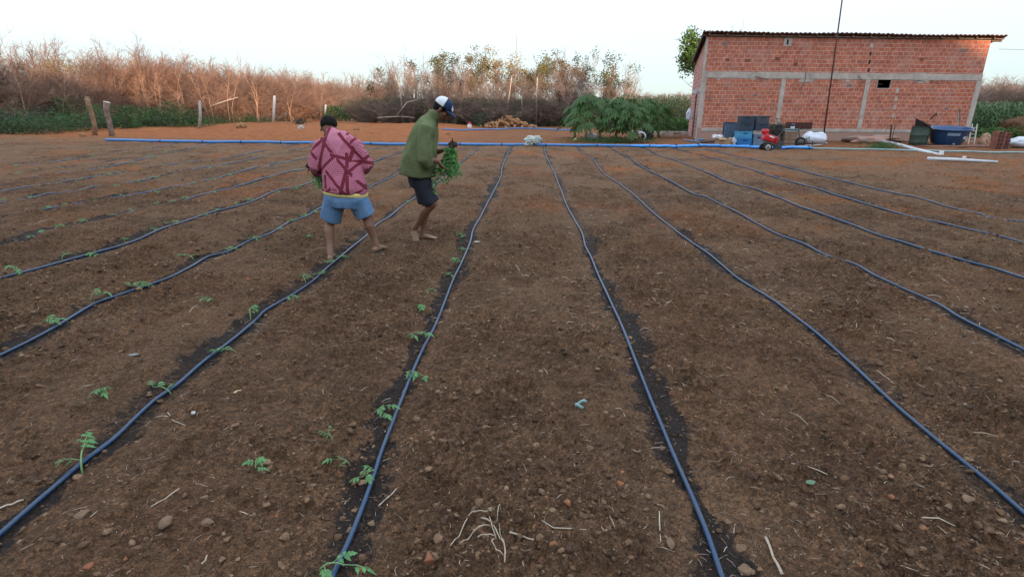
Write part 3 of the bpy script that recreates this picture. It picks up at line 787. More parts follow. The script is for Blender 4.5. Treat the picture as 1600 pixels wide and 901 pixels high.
# ---- single slim trunks at the front of the left brushwood
M_orb = mat('orange_brown_bark', (.38, .24, .16), .85, .3, 3)
for (px, ty, Y, ln, lab) in ((18, 62, 36.5, .1, 'slim pale bare tree at the far left edge of the brushwood'), (78, 88, 37, -.05, 'slim straight bare tree below the yellow-green crown'), (112, 100, 37.5, .35, 'slanting bare tree behind the crooked stump'),
                             (215, 84, 39.5, -.18, 'thin bare tree leaning left above the tallest green shrub'), (236, 96, 40.5, .05, 'straight light bare tree above the green shrubs'), (262, 78, 41.5, .1, 'bare tree with a bushy top left of the short grey post'),
                             (318, 92, 43.5, .0, 'slim bare tree above the short grey post'), (352, 96, 45, .15, 'bare tree with pale stem right of the short grey post'), (388, 92, 48, -.1, 'tallest bare tree left of the tall pale post'),
                             (448, 104, 56, .1, 'slim bare tree right of the tall pale post'), (496, 112, 66, 0, 'slim bare tree above the short white post'), (545, 122, 80, 0, 'small far bare tree near the end of the brushwood')):
    t = P(px, ty, Y); rgx = np.random.default_rng(px); H = t.z
    A, B, Ra, Rb, tp = grow(rgx, (t.x - ln * 1.5, t.y, 0), 2, H * 1.05, .05, (ln * .35, 0), r0=.055, subs=6, twigs=3, rtip=.010)
    r = empty('bare_tree', (t.x - ln * 1.5, t.y, 0), label=lab, cat='tree', group='bare trees along the edge of the brushwood')
    world_child(link('trunk', mesh_np('trunk', *segs(A[:14], B[:14], Ra[:14], Rb[:14], 5)), M_orb), r)
    world_child(link('branches', mesh_np('branches', *segs(A, B, Ra * .9, Rb * .9, 3)), M_orb), r)
# ---- the dry brushwood on the left: one dense mass
def xy(px, py, Y): q = P(px, py, Y); return np.array([q.x, q.y])
edge = np.array([(-60, 22), xy(-60, 200, 33), xy(60, 200, 37), xy(180, 200, 40), xy(270, 200, 44), xy(340, 200, 47), xy(430, 200, 55), xy(520, 190, 72), xy(580, 185, 92), xy(640, 180, 105)])
rg = np.random.default_rng(5)
protos = [grow(rg, (0, 0, 0), 10, 5.0, .22, subs=8, twigs=5, r0=.020, rtip=.0085) for _ in range(8)]
parts = []; seglen = np.linalg.norm(np.diff(edge, axis=0), axis=1); cum = np.concatenate([[0], np.cumsum(seglen)])
for i in range(520):
    t = rg.uniform(0, cum[-1]); k = min(len(seglen) - 1, np.searchsorted(cum, t) - 1); k = max(k, 0)
    f = (t - cum[k]) / seglen[k]; p = edge[k] + (edge[k + 1] - edge[k]) * f
    dpt = rg.uniform(0, 1) ** 1.3 * 13
    dr = edge[k + 1] - edge[k]; nrm = np.array([-dr[1], dr[0]]) / np.linalg.norm(dr)
    p = p + nrm * dpt
    A, B, Ra, Rb, tp = protos[i % 8]
    a = rg.uniform(0, 6.28); c, s = math.cos(a), math.sin(a); hs = rg.uniform(.80, 1.06) * (1 + .26 * (vn(np.array([p[0] * .2]), np.array([p[1] * .2]), 3)[0] - .5)); ws = rg.uniform(.8, 1.5)
    if rg.random() < .08: hs *= 1.12
    # low dead heap nearest the field
    if dpt < 1.5: hs *= .6
    Rm = np.array([[c * ws, -s * ws, 0], [s * ws, c * ws, 0], [0, 0, hs]])
    off = np.array([p[0], p[1], .0])
    parts.append(segs(A @ Rm.T + off, B @ Rm.T + off, Ra * 1.05, Rb * 1.05, 3))
V, F = cat(parts)
tag(link('dry_brushwood', mesh_np('dry_brushwood', V, F), M_twig), 'dense leafless orange-brown brushwood rising beyond the left side of the field', 'brushwood', kind='stuff')
# grey dry woods behind the right-hand cornfield and behind the middle trees
parts = []
for i in range(90):
    p = xy(rg.uniform(1500, 1720), 190, 66 + rg.uniform(0, 9)) if i < 60 else xy(rg.uniform(985, 1100), 190, 100 + rg.uniform(0, 15))
    A, B, Ra, Rb, tp = protos[i % 8]; a = rg.uniform(0, 6.28); c, s = math.cos(a), math.sin(a); hs = rg.uniform(.8, 1.05) if i < 60 else .8
    Rm = np.array([[c * 1.5, -s * 1.5, 0], [s * 1.5, c * 1.5, 0], [0, 0, hs]])
    parts.append(segs(A @ Rm.T + np.array([p[0], p[1], 0]), B @ Rm.T + np.array([p[0], p[1], 0]), Ra * 1.6, Rb * 1.8, 3))
V, F = cat(parts)
tag(link('distant_dry_woods', mesh_np('distant_dry_woods', V, F), M_twig2), 'grey leafless woods far behind the cornfields', 'woods', kind='stuff')

# ---- low green weeds in front of the brushwood
parts = []; parts2 = []
pw = [(x_, y_) for x_ in range(-60, 290, 14) for y_ in (216, 208)] + [(x_, 196 + (430 - x_) * .04) for x_ in range(290, 440, 16)]
for (px, py) in pw:
    Yd = 28.5 + max(0, px) * .030 + (0 if py > 210 else 3.5); Yd += rg.uniform(-.5, 1.5)
    if px > 290: Yd = 38 + (px - 290) * .11
    c = P(px + rg.uniform(-8, 8), py, Yd); hgt = rg.uniform(.5, 1.5) * (1.2 if px < 290 else .8)
    n = int(380 * hgt)
    C = np.stack([rg.normal(c.x, .55, n), rg.normal(c.y, .5, n), np.abs(rg.uniform(0, hgt, n)) * rg.uniform(.5, 1, n)], 1)
    (parts if rg.random() < .6 else parts2).append(leaves(rg, C, .13, 2.2))
V, F = cat(parts); V2, F2 = cat(parts2)
tag(link('weeds', mesh_np('weeds', V, F), M_green), 'low tangled green weeds along the foot of the brushwood', 'weeds', kind='stuff')
tag(link('dull_weeds', mesh_np('dull_weeds', V2, F2), M_dull), 'dull grey-green weeds mixed in along the foot of the brushwood', 'weeds', kind='stuff')

def plant(name, label, base, stem, crown, m_stem, m_crown, group=None, cat_='tree'):
    r = empty(name, base, label=label, cat=cat_, group=group)
    if stem is not None: world_child(link('trunk' if cat_ == 'tree' else 'stem', mesh_np('trunk', *stem), m_stem), r)
    if crown is not None: world_child(link('crown' if cat_ == 'tree' else 'foliage', mesh_np('crown', *crown), m_crown), r)
    return r
# taller leafy weeds standing out of the mass
for px, py, Y, h in ((95, 152, 37, 1.0), (145, 165, 35, 1.1), (195, 166, 34, 1.5), (235, 168, 36, 1.4), (270, 160, 36, 1.9), (300, 172, 37, 1.2), (60, 185, 33, 1.1), (18, 190, 31, 1.2)):
    t = P(px, py, Y); b0 = np.array([t.x, t.y, 0.0]); h = max(.8, t.z)
    A, B, Ra, Rb, tp = grow(rg, b0, 5, h, .16, subs=4, twigs=2, r0=.012, rtip=.006)
    n = 620; C = b0 + np.stack([rg.normal(0, .38, n), rg.normal(0, .35, n), rg.uniform(.1, h, n)], 1)
    plant('leafy_shrub', None, b0, segs(A, B, Ra, Rb, 3), leaves(rg, C, .15), M_barkd, M_green, 'leafy shrubs before the brushwood', 'shrub')
shr = [o for o in bpy.data.objects if o.name.startswith('leafy_shrub')]
for o, l in zip(shr, ('small leafy green shrub under the dark shaded brushwood', 'leafy green shrub beside the crooked tree stump', 'green shrub just right of the cut tree stump', 'narrow green shrub between the cut stump and the tallest shrub',
                      'tallest green shrub before the brushwood on the left', 'green shrub beside the short grey post', 'low green shrub near the left end of the weeds', 'low green shrub at the far left edge of the photo')): o['label'] = l
# yellow-green crown peeping out of the brushwood
t = P(92, 104, 41); n = 700
A, B, Ra, Rb, tp = grow(rg, (t.x, t.y, 0), 5, 4.0, .1, r0=.04)
C = np.array([t.x, t.y, t.z]) + rg.normal(0, 1, (n, 3)) * np.array([.75, .6, .33])
plant('leafy_tree', 'small tree with yellow-green crown standing inside the left brushwood', (t.x, t.y, 0), segs(A, B, Ra, Rb, 3), leaves(rg, C, .12), M_barkd, M_yel)
# bare tree above the brushwood at the frame edge
t = P(22, 50, 42)
A, B, Ra, Rb, tp = grow(rg, (t.x - .3, t.y, 0), 3, t.z + .3, .06, r0=.06, subs=6)
plant('bare_tree', 'thin bare tree sticking up above the brushwood at the far left', (t.x, t.y, 0), segs(A, B, Ra, Rb, 4), None, M_twig2, None)

# ---- cut stumps and fence posts
def stump(pts, rads, label, name='tree_stump', m=M_barkd, cat_='stump', cut=True):
    pts = [Vector(p) for p in pts]
    r = empty(name, pts[0], label=label, cat=cat_)
    world_child(MB().tube(pts, rads, n=10).build('trunk', m, r, smooth=True, jitter=.006), r)
    if cut:
        d_ = (pts[-1] - pts[-2]).normalized()
        world_child(MB().cyl(pts[-1] - d_ * .01, pts[-1] + d_ * .02, rads[-1] * .93, n=10).build('cut_face', M_pale), r)
    return r
Ys = 28.4
stump([P(176, 218, Ys), P(173, 200, Ys), P(169, 185, Ys), P(166, 172, Ys), P(167, 160, Ys)], [.14, .12, .12, .13, .16], 'thick cut grey tree stump with a pale sawn top by the pipe end')
stump([P(148, 214, Ys + .6), P(148, 198, Ys + .6), P(144, 180, Ys + .6), P(139, 166, Ys + .6), P(136, 151, Ys + .6)], [.13, .10, .11, .12, .10], 'crooked broken tree stump with split bark left of the cut one', cut=False, m=mat('brown_bark', (.24, .15, .09), .9, .4, 6, bump=.5, bscale=25))
M_post = mat('weathered_post', (.36, .34, .31), .85, .25, 8, bump=.3, bscale=30)
M_postw = mat('whitewashed_post', (.62, .60, .56), .8, .15, 8)
stump([P(311, 204, 35.5), P(313, 180, 35.5), P(312, 158, 35.5)], [.09, .085, .075], 'short grey wooden fence post among the weeds', 'fence_post', M_post, 'post')
stump([P(427, 191, 41), P(428, 172, 41), P(429, 150, 41)], [.085, .085, .075], 'tall pale leaning fence post at the edge of the orange bank', 'fence_post', M_postw, 'post')
stump([P(508, 178, 52), P(509, 164, 52)], [.09, .07], 'short white post right of the tall pale one', 'fence_post', M_postw, 'post')
stump([P(447, 184, 46), P(447, 176, 46)], [.04, .03], 'tiny thin stake between the two white posts', 'fence_post', M_post, 'post')
# fallen dead branches along the heap
for pts, lab in (([(330, 166), (352, 158), (372, 152)], 'grey dead branch lying on the dark brush heap'), ([(620, 180), (636, 160), (652, 156)], 'arching bare branch on the ground below the slim pale trunk'),
                 ([(590, 184), (625, 182), (648, 184)], 'long dead log lying on the edge of the orange soil')):
    q = [P(a_, b_, 44 if pts[0][0] < 400 else 50) for a_, b_ in pts]
    for v in q: v.z = max(v.z, .05)
    tag(MB().tube(q, [.06, .05, .02], n=6).build('fallen_branch', M_pale, smooth=True), lab, 'branch')

# ---- dry trees in the middle distance
TREES = [ # px, top y, Y, width px, leaf material, leaves, label
 (600, 112, 56, 26, 'dull', 300, 'dark-leaved thin tree at the left end of the middle group'),
 (622, 92, 55, 44, None, 0, 'pinkish bare spreading tree with fine twigs, left in the middle group'),
 (645, 97, 56, 44, 'dull', 260, 'bare tree with sparse grey-green leaves above the green jacket'),
 (682, 96, 57, 34, 'olive', 900, 'tree with an olive crown behind the man with the cap'),
 (700, 104, 54, 30, 'dull', 420, 'dark sparse tree just right of the olive crowned one'),
 (722, 100, 58, 36, 'dull', 500, 'grey thin tree right of the man with the cap'),
 (748, 92, 56, 34, 'olive', 900, 'olive and dark leaved tree left of the tall bare stem'),
 (775, 100, 55, 36, None, 0, 'reddish bare tree left of the tree with yellow crown'),
 (800, 94, 57, 26, 'yellow', 1000, 'tree with a dense yellow crown behind the stone heap'),
 (820, 98, 56, 22, 'yellow', 520, 'smaller tree with yellowish twigs beside the yellow crown'),
 (842, 90, 55, 44, 'olive', 1100, 'tallest full tree with green and olive top right of the stone heap'),
 (866, 84, 62, 40, 'dull', 300, 'very sparse tall tree with tiny pale leaves against the sky'),
 (874, 112, 54, 34, 'brown', 500, 'brown bushy tree behind the left papaya'),
 (900, 98, 58, 30, 'dull', 420, 'sparse dark leaved tree over the papaya crown'),
 (918, 96, 57, 24, 'dull', 520, 'slim straight tree with small dark crown over the left papaya'),
 (950, 94, 55, 32, 'green', 900, 'leafy green tree at the right end of the middle group'),
 (966, 122, 56, 26, 'dull', 160, 'small arching bare tree at the right end over the cornfield'),
]
MM = {'dull': M_dull, 'olive': M_olive, 'yellow': M_yel, 'green': mat('tree_leaves', (.05, .085, .03), .6, col2=(.15, .16, .05), scale=1.2, trans=.3), 'brown': mat('brown_dry_leaves', (.16, .09, .055), .7, col2=(.26, .15, .09), scale=1.5, trans=.3)}
for i, (px, ty, Y, w, lm, nl, lab) in enumerate(TREES):
    t = P(px, ty, Y); H = t.z; rw = w / 860 * Y * .5
    b0 = np.array([t.x, t.y, 0.0])
    A, B, Ra, Rb, tp = grow(rg, b0, 10 if lm else 16, H * 1.0, rw / H * .95, subs=8, twigs=5, r0=.05, rtip=.012)
    cr = None
    if lm:
        hi = tp[tp[:, 2] > H * (.50 if lm not in ('brown', 'green') else .25)]
        if len(hi) < 20: hi = tp
        w_ = hi[:, 2] - hi[:, 2].min() + .2; w_ = w_ / w_.sum()
        cl = hi[rg.choice(len(hi), max(8, nl // 22), p=w_)]
        nl = int(nl * 2.1); C = cl[rg.integers(0, len(cl), nl)] + rg.normal(0, .22, (nl, 3))
        cr = leaves(rg, C, .19, 2.0, jit=.05)
    plant('dry_tree', lab, b0, segs(A, B, Ra, Rb, 3), cr, M_twig2 if i % 3 else M_twig, MM.get(lm), 'thin dry trees beyond the field')
# slim pale trunks that catch the eye
for pts, lab in (([(630, 183), (627, 158), (624, 135), (617, 118)], 'slim pale trunk leaning over the brush left of the green jacket'),
                 ([(794, 186), (794, 160), (797, 140), (800, 118)], 'slim orange-brown trunk standing behind the stone heap'),
                 ([(815, 186), (816, 160), (814, 150)], 'short slim pale trunk just right of the stone heap'),
                 ([(838, 188), (838, 150), (840, 120)], 'slim pale trunk midway between stone heap and papaya')):
    q = [P(a_, b_, 51) for a_, b_ in pts]; q[0].z = -.05
    o = MB().tube(q, [.07, .06, .05, .03][:len(q)], n=7).build('slim_tree_trunk', M_pale, smooth=True)
    tag(o, lab, 'tree')
q = [P(806, 100, 53), P(807.5, 55, 53)]; q.insert(0, Vector((q[0].x, q[0].y, -.1)))
tag(MB().tube(q, [.05, .035, .02], n=6).build('bare_pole', M_twig2, smooth=True), 'tall thin bare stem rising above the middle trees', 'pole')
# understorey scrub below the trees: one tangled mass
parts = []; lp = []
for i in range(230):
    px = rg.uniform(560, 985); Y = rg.uniform(50.5, 58)
    t = P(px, 180, Y); A, B, Ra, Rb, tp = protos[i % 8]; a = rg.uniform(0, 6.28); c, s = math.cos(a), math.sin(a)
    hs = rg.uniform(.26, .52) if i % 5 else rg.uniform(.7, 1.0)
    Rm = np.array([[c * .9, -s * .9, 0], [s * .9, c * .9, 0], [0, 0, hs]]); of = np.array([t.x, t.y, 0])
    parts.append(segs(A @ Rm.T + of, B @ Rm.T + of, Ra, Rb, 3))
    n = 150; lp.append(leaves(rg, of + np.stack([rg.normal(0, .6, n), rg.normal(0, .5, n), rg.uniform(0, 2.3, n)], 1), .15))
V, F = cat(parts)
tag(link('undergrowth', mesh_np('undergrowth', V, F), M_twig2), 'dark tangled undergrowth below the middle trees', 'undergrowth', kind='stuff')
V, F = cat(lp)
tag(link('undergrowth_leaves', mesh_np('undergrowth_leaves', V, F), mat('undergrowth_green', (.045, .075, .035), .7, col2=(.11, .13, .06), scale=.6, trans=.3)), 'dull leaves of the undergrowth below the middle trees', 'undergrowth', kind='stuff')
# small bright hedge of green far left of the middle group
n = 2600; C = []
for k in range(n):
    px = rg.uniform(505, 612); t = P(px, 170, 62 + rg.uniform(0, 3)); C.append((t.x, t.y, rg.uniform(.0, 2.3) * (1 if px > 545 else .7)))
V, F = leaves(rg, np.array(C), .26)
tag(link('far_green_crop', mesh_np('far_green_crop', V, F), M_green), 'bright green crop strip between the brushwood and the middle trees', 'crop', kind='stuff')
# single green bush before the middle trees
for px, py, Y, h, lab in ((752, 188, 47, 1.1, 'small grey-green bush left of the stone heap'), (468, 186, 44, .6, 'tiny green bush near the short white post')):
    t = G(px, py); t = Vector((P(px, py, Y).x, Y, 0)); n = 500
    C = np.array([t.x, t.y, 0]) + np.stack([rg.normal(0, .38 * h, n), rg.normal(0, .3, n), rg.uniform(0, h, n)], 1)
    plant('green_bush', lab, t, segs(*grow(rg, (t.x, t.y, 0), 4, h * .8, .2, r0=.01, subs=2)[:4], 3), leaves(rg, C, .14), M_barkd, M_dull, None, 'bush')

# ---- corn
def corn(rg, cols, dry_top=.0):
    S, Lg, Ld = [], [], []
    for (x_, y_, h) in cols:
        S.append(((x_, y_, 0), (x_ + rg.normal(0, .06), y_, h)))
        for k in range(9):
            z0 = h * (.12 + .1 * k); a = rg.uniform(0, 6.28); l = rg.uniform(.55, .85)
            dx, dy = math.cos(a), math.sin(a); px_, py_ = -dy, dx; w = .045
            pr = []
            for t in (0, .3, .65, 1):
                cx_, cy_, cz_ = x_ + dx * l * t, y_ + dy * l * t, z0 + l * (.9 * t - 1.25 * t * t)
                ww = w * (1.1 - abs(t - .35) * 1.5) if t < 1 else .004
                pr.append((cx_ + px_ * ww, cy_ + py_ * ww, cz_)); pr.append((cx_ - px_ * ww, cy_ - py_ * ww, cz_))
            (Ld if rg.random() < dry_top else Lg).append(pr)
    def lm(L):
        V = np.array(L).reshape(-1, 3); b = (np.arange(len(L)) * 8)[:, None]
        return V, np.concatenate([np.concatenate([b + 2 * k, b + 2 * k + 1, b + 2 * k + 3, b + 2 * k + 2], 1) for k in range(3)])
    P0 = np.array([s[0] for s in S]); P1 = np.array([s[1] for s in S])
    return segs(P0, P1, np.full(len(S), .016), np.full(len(S), .006), 3), lm(Lg), (lm(Ld) if Ld else None)
cols = []
for r_ in range(9):
    Y = 44 + r_ * .85
    xa = P(972, 190, Y).x; xb = P(1100, 190, Y).x
    for x_ in np.arange(xa, xb, .28): cols.append((x_ + rg.normal(0, .06), Y + rg.normal(0, .1), rg.uniform(2.2, 2.75)))
st, lg, ld = corn(rg, cols, .42)
V, F = cat([st, lg]); tag(link('cornfield', mesh_np('cornfield', V, F), M_corn), 'dense corn stand between the papaya trees and the brick building', 'corn', kind='stuff')
tag(link('drying_corn_leaves', mesh_np('drying_corn_leaves', *ld), M_corndry), 'yellowing leaves of the corn beside the brick building', 'corn', kind='stuff')
cols = []
for r_ in range(10):
    Y = 38 + r_ * .8
    xa = P(1470, 190, Y).x; xb = P(1760, 190, Y).x
    for x_ in np.arange(xa, xb, .26): cols.append((x_ + rg.normal(0, .06), Y + rg.normal(0, .1), rg.uniform(1.95, 2.35)))
st, lg, ld = corn(rg, cols, .08)
V, F = cat([st, lg, ld]); tag(link('green_cornfield', mesh_np('green_cornfield', V, F), M_corn), 'dense green corn stand right of the brick building', 'corn', kind='stuff')
n = 9000; C = []
for k in range(n):
    if k % 2: px = rg.uniform(1480, 1740); t = P(px, 190, 36 + rg.uniform(0, 1.6))
    else: px = rg.uniform(1000, 1085); t = P(px, 190, 41 + rg.uniform(0, 2))
    C.append((t.x, t.y, rg.uniform(.0, .62 if k % 2 else .9)))
V, F = leaves(rg, np.array(C), .16)
tag(link('grass_verge', mesh_np('grass_verge', V, F), mat('bright_weed_green', (.05, .13, .03), .6, col2=(.09, .19, .05), scale=1, trans=.3)), 'low bright green growth along the foot of the corn', 'weeds', kind='stuff')

# ---- papaya trees
def papaya(px, py, Y, H, nleaf, R_, label, seed, base_dx=0):
    rg = np.random.default_rng(seed)
    t = P(px, py, Y); b0 = Vector((t.x, t.y, h1(t.x, t.y)))
    r = empty('papaya_tree', b0, label=label, cat='tree', group='papaya trees at the end of the field')
    pts = [b0 + Vector((rg.normal(0, .02) * k, rg.normal(0, .02) * k, H * .92 * k / 5 - .03)) for k in range(6)]
    world_child(MB().tube(pts, [.085, .075, .07, .065, .055, .04], n=9).build('trunk', M_pstem, smooth=True), r)
    LV, PS = [], []
    for k in range(nleaf):
        f = k / nleaf; z0 = H * (.50 + .45 * f); a = k * 2.4 + rg.uniform(-.4, .4)
        el = -.15 + 1.15 * f + rg.uniform(-.15, .2); L = R_ * (1.0 - .35 * f) * rg.uniform(.75, 1.1)
        o = np.array([b0.x, b0.y, b0.z + z0]); d = np.array([math.cos(a) * math.cos(el), math.sin(a) * math.cos(el), math.sin(el)])
        e1 = o + d * L * .6; e2 = e1 + (d * .5 + np.array([0, 0, -.28])) * L * .55
        PS += [(o, e1), (e1, e2)]
        out = np.array([math.cos(a), math.sin(a), 0]); sd_ = np.array([-out[1], out[0], 0]); dn = np.array([0, 0, -1.])
        ax = out * .75 + dn * rg.uniform(.35, .9); ax /= np.linalg.norm(ax)
        S = rg.uniform(.26, .40)
        for j in range(9):
            th = (j - 4) * .62; v = ax * math.cos(th) + sd_ * math.sin(th); v = v / np.linalg.norm(v)
            l = S * (1 - .09 * abs(j - 4)); w = np.cross(v, np.cross(ax, sd_)); w /= np.linalg.norm(w) + 1e-9
            dr = np.array([0, 0, -.35 * l])
            p1 = e2 + v * l * .38; p2 = e2 + v * l * .7 + dr * .4; p3 = e2 + v * l + dr
            LV.append([e2, p1 + w * l * .10, p1 - w * l * .10, e2]); LV.append([p1 - w * l * .10, p1 + w * l * .10, p2 + w * l * .17, p2 - w * l * .17]); LV.append([p2 - w * l * .17, p2 + w * l * .17, p3 + w * .01, p3 - w * .01])
    V = np.array(LV).reshape(-1, 3); b = (np.arange(len(LV)) * 4)[:, None]; F = np.concatenate([b, b + 1, b + 2, b + 3], 1)
    world_child(link('crown', mesh_np('crown', V, F), M_papaya), r)
    S0 = np.array([s[0] for s in PS]); S1 = np.array([s[1] for s in PS])
    world_child(link('leaf_stalks', mesh_np('leaf_stalks', *segs(S0, S1, np.full(len(PS), .014), np.full(len(PS), .010), 4)), M_pstem), r)
    return r
papaya(915, 214, 28.5, 1.85, 52, 1.15, 'papaya tree with pale bare trunk at the front left of the clump', 1)
papaya(962, 212, 28.2, 1.7, 60, 1.1, 'bushy papaya tree in the middle of the papaya clump', 2)
papaya(985, 213, 27.6, 1.6, 54, 1.05, 'low papaya tree whose leaves reach the ground beside the rubbish', 3)
papaya(1005, 205, 31.5, 1.75, 50, 1.1, 'papaya tree closest to the corn', 4)
papaya(938, 206, 31.5, 1.75, 44, 1.1, 'short papaya tree in the gap behind the two front ones', 5)
papaya(1030, 205, 33.0, 1.5, 40, 1.0, 'lowest papaya plant at the right end, half merged with the corn', 6)
papaya(898, 207, 31.0, 1.5, 36, .95, 'small papaya plant at the left end behind the pale trunk', 7)
# grass below them
n = 3800; C = []
for k in range(n):
    px = rg.normal(955, 34); t = P(px, 216, rg.uniform(26.6, 29.5)); C.append((t.x, t.y, h1(t.x, t.y) + rg.uniform(0, .18)))
V, F = leaves(rg, np.array(C), .12, 5)
tag(link('grass', mesh_np('grass', V, F), M_green), 'patch of low green grass under the papaya trees', 'grass', kind='stuff')
n = 1200; C = []
for k in range(n):
    t = P(rg.normal(1378, 13), 226, rg.uniform(24, 25.5)); C.append((t.x, t.y, h1(t.x, t.y) + rg.uniform(0, .22)))
V, F = leaves(rg, np.array(C), .10, 4)
tag(link('weed_tuft', mesh_np('weed_tuft', V, F), M_green), 'green weed tuft around the upper end of the long white pipe', 'weeds', kind='stuff')

# ---- tree behind the building's left corner
t = P(1074, 84, 40); b0 = np.array([t.x + 1.3, t.y, 0.0])
A, B, Ra, Rb, tp = grow(rg, b0, 5, t.z + 1.2, .05, (-.14, 0), r0=.10, subs=5, twigs=3, rtip=.012)
n = 4200; cl = np.array([t.x, t.y, t.z]) + rg.normal(0, 1, (26, 3)) * np.array([.38, .6, .42]) + np.array([.25, 0, -.1])
C = cl[rg.integers(0, 26, n)] + rg.normal(0, .22, (n, 3))
plant('leafy_tree', 'green tree with bare upper twigs showing behind the building corner', b0, segs(A, B, Ra, Rb, 4), leaves(rg, C, .17, 1.6), M_twig2, mat('bright_tree_leaves', (.06, .13, .03), .6, col2=(.15, .24, .05), scale=1.5, trans=.3))

# ---- heap of brown stones
rs = random.Random(3)
hb = P(795, 190, 47); hb.z = 0
base_me = []
for k in range(5):
    b = MB(); b.ball((0, 0, 0), (1, .8, .7), sub=1)
    for v in b.bm.verts: v.co *= rs.uniform(.75, 1.15)
    me_ = bpy.data.meshes.new('stone'); b.bm.to_mesh(me_); b.bm.free(); base_me.append(me_)
M_stone = mat('orange_brown_stone', (.26, .13, .06), .9, col2=(.40, .22, .11), scale=1.2, bump=.4, bscale=10, coord='Generated')
for me_ in base_me: me_.materials.append(M_stone)
for k in range(190):
    r_ = rs.uniform(0, 1) ** .6; a = rs.uniform(0, 6.28); hh = (1 - r_) * .95
    o = bpy.data.objects.new('stone', base_me[k % 5]); COL.objects.link(o)
    o.location = (hb.x + math.cos(a) * r_ * 2.4, hb.y + math.sin(a) * r_ * 1.4, h1(hb.x, hb.y) + max(.05, hh * rs.uniform(.55, 1)))
    s_ = rs.uniform(.09, .19); o.scale = (s_, s_, s_); o.rotation_euler = (rs.uniform(0, 6), rs.uniform(0, 6), rs.uniform(0, 6))
    zx = ('left foot', 'left flank', 'middle', 'right flank', 'right foot')[min(4, max(0, int((math.cos(a) * r_ + 1) * 2.5)))]
    zz_ = 'front' if math.sin(a) < -.35 else ('rear' if math.sin(a) > .35 else 'ridge')
    tag(o, 'brown stone on the %s of the loose stone heap, %s side' % (zx, zz_), 'stone', 'brown stones piled in a heap, %s %s' % (zx, zz_))

# ------------------------------------------------ things along the building and on the yard
def px_w(px, py, Y): return P(px, py, Y)
M_crd = mat('dark_grey_blue_plastic', (.035, .055, .085), .5, .2, 6, bump=.1, bscale=30)
M_crg = mat('grey_plastic', (.06, .075, .09), .55, .2, 6, bump=.1, bscale=30)
M_crl = mat('sky_blue_plastic', (.06, .28, .48), .5, .12, 5)
M_crb = mat('strong_blue_plastic', (.02, .16, .42), .5, .12, 5)
M_beige = mat('beige_box', (.42, .39, .35), .7, .15, 8)
M_bg = mat('blue_grey_plastic', (.13, .20, .30), .55, .15, 6)
def crate(x0, x1, yt, yb, Y, dep, m, label, tilt=0):
    a = P(x0, yb, Y); b = P(x1, yb, Y); t = P((x0 + x1) / 2, yt, Y); w = b.x - a.x; zb = a.z; h = t.z - zb
    r = empty('storage_crate', ((a.x + b.x) / 2, Y + dep / 2, zb), tilt, label, 'crate', 'plastic storage crates stacked in two columns')
    mb = MB(); mb.box((0, 0, h * .46), (w * .95, dep * .95, h * .90), bevel=.012)
    for k in range(3): mb.box((0, -dep * .475, h * (.2 + .22 * k)), (w * .88, .012, .012))
    mb.build('body', m, r)
    MB().box((0, 0, h * .93), (w, dep, h * .12), bevel=.012).build('rim', m, r)
    MB().box((0, -dep * .478, h * .72), (w * .3, .016, h * .12), bevel=.004).build('handle', M_dark, r)
    return r
gY = GH(1163, 229).y
crate(1152, 1174.5, 216, 228.5, gY, .55, M_crb, 'bright blue crate at the bottom of the left stack')
crate(1153, 1175.5, 205.5, 216, gY, .55, M_crl, 'sky blue crate second from the bottom of the left stack')
crate(1154, 1177.5, 192, 205.5, gY + .03, .55, M_crd, 'tall dark grey-blue crate on the sky blue one', .04)
crate(1157, 1178.5, 181.5, 192, gY + .05, .5, M_crd, 'dark crate on top of the left stack', -.05)
crate(1175.5, 1193, 210, 228.5, gY + .1, .5, M_bg, 'blue-grey crate at the bottom of the right stack, behind the red tiller')
crate(1176.5, 1193, 204.5, 210, gY + .1, .5, M_beige, 'thin beige crate on the blue-grey one')
crate(1179, 1201.5, 192.5, 204.5, gY + .1, .55, M_crd, 'wide dark blue-grey crate near the top of the right stack')
crate(1181, 1202, 181, 192.5, gY + .12, .52, M_crg, 'dark grey crate on top of the right stack', .04)
# slatted grey crate
a = P(1130.5, 221, gY + 1.2); b = P(1157, 221, gY + 1.2); t = P(1143, 191, gY + 1.2)
r = empty('slatted_crate', ((a.x + b.x) / 2, gY + 1.3, a.z), .05, 'dark blue-grey crate with upright slats, left of the crate stacks', 'crate')
w, h = b.x - a.x, t.z - a.z
MB().box((0, .12, h / 2), (w, .20, h), bevel=.01).build('back_panel', M_crd, r)
mb = MB()
for k in range(11): mb.box((-w / 2 + w * (k + .5) / 11, 0, h * .5), (w / 22, .04, h * .88))
mb.build('slats', M_bg, r)
mb = MB(); mb.box((0, 0, h * .97), (w, .06, h * .06)); mb.box((0, 0, h * .03), (w, .06, h * .06)); mb.build('frame', M_crd, r)
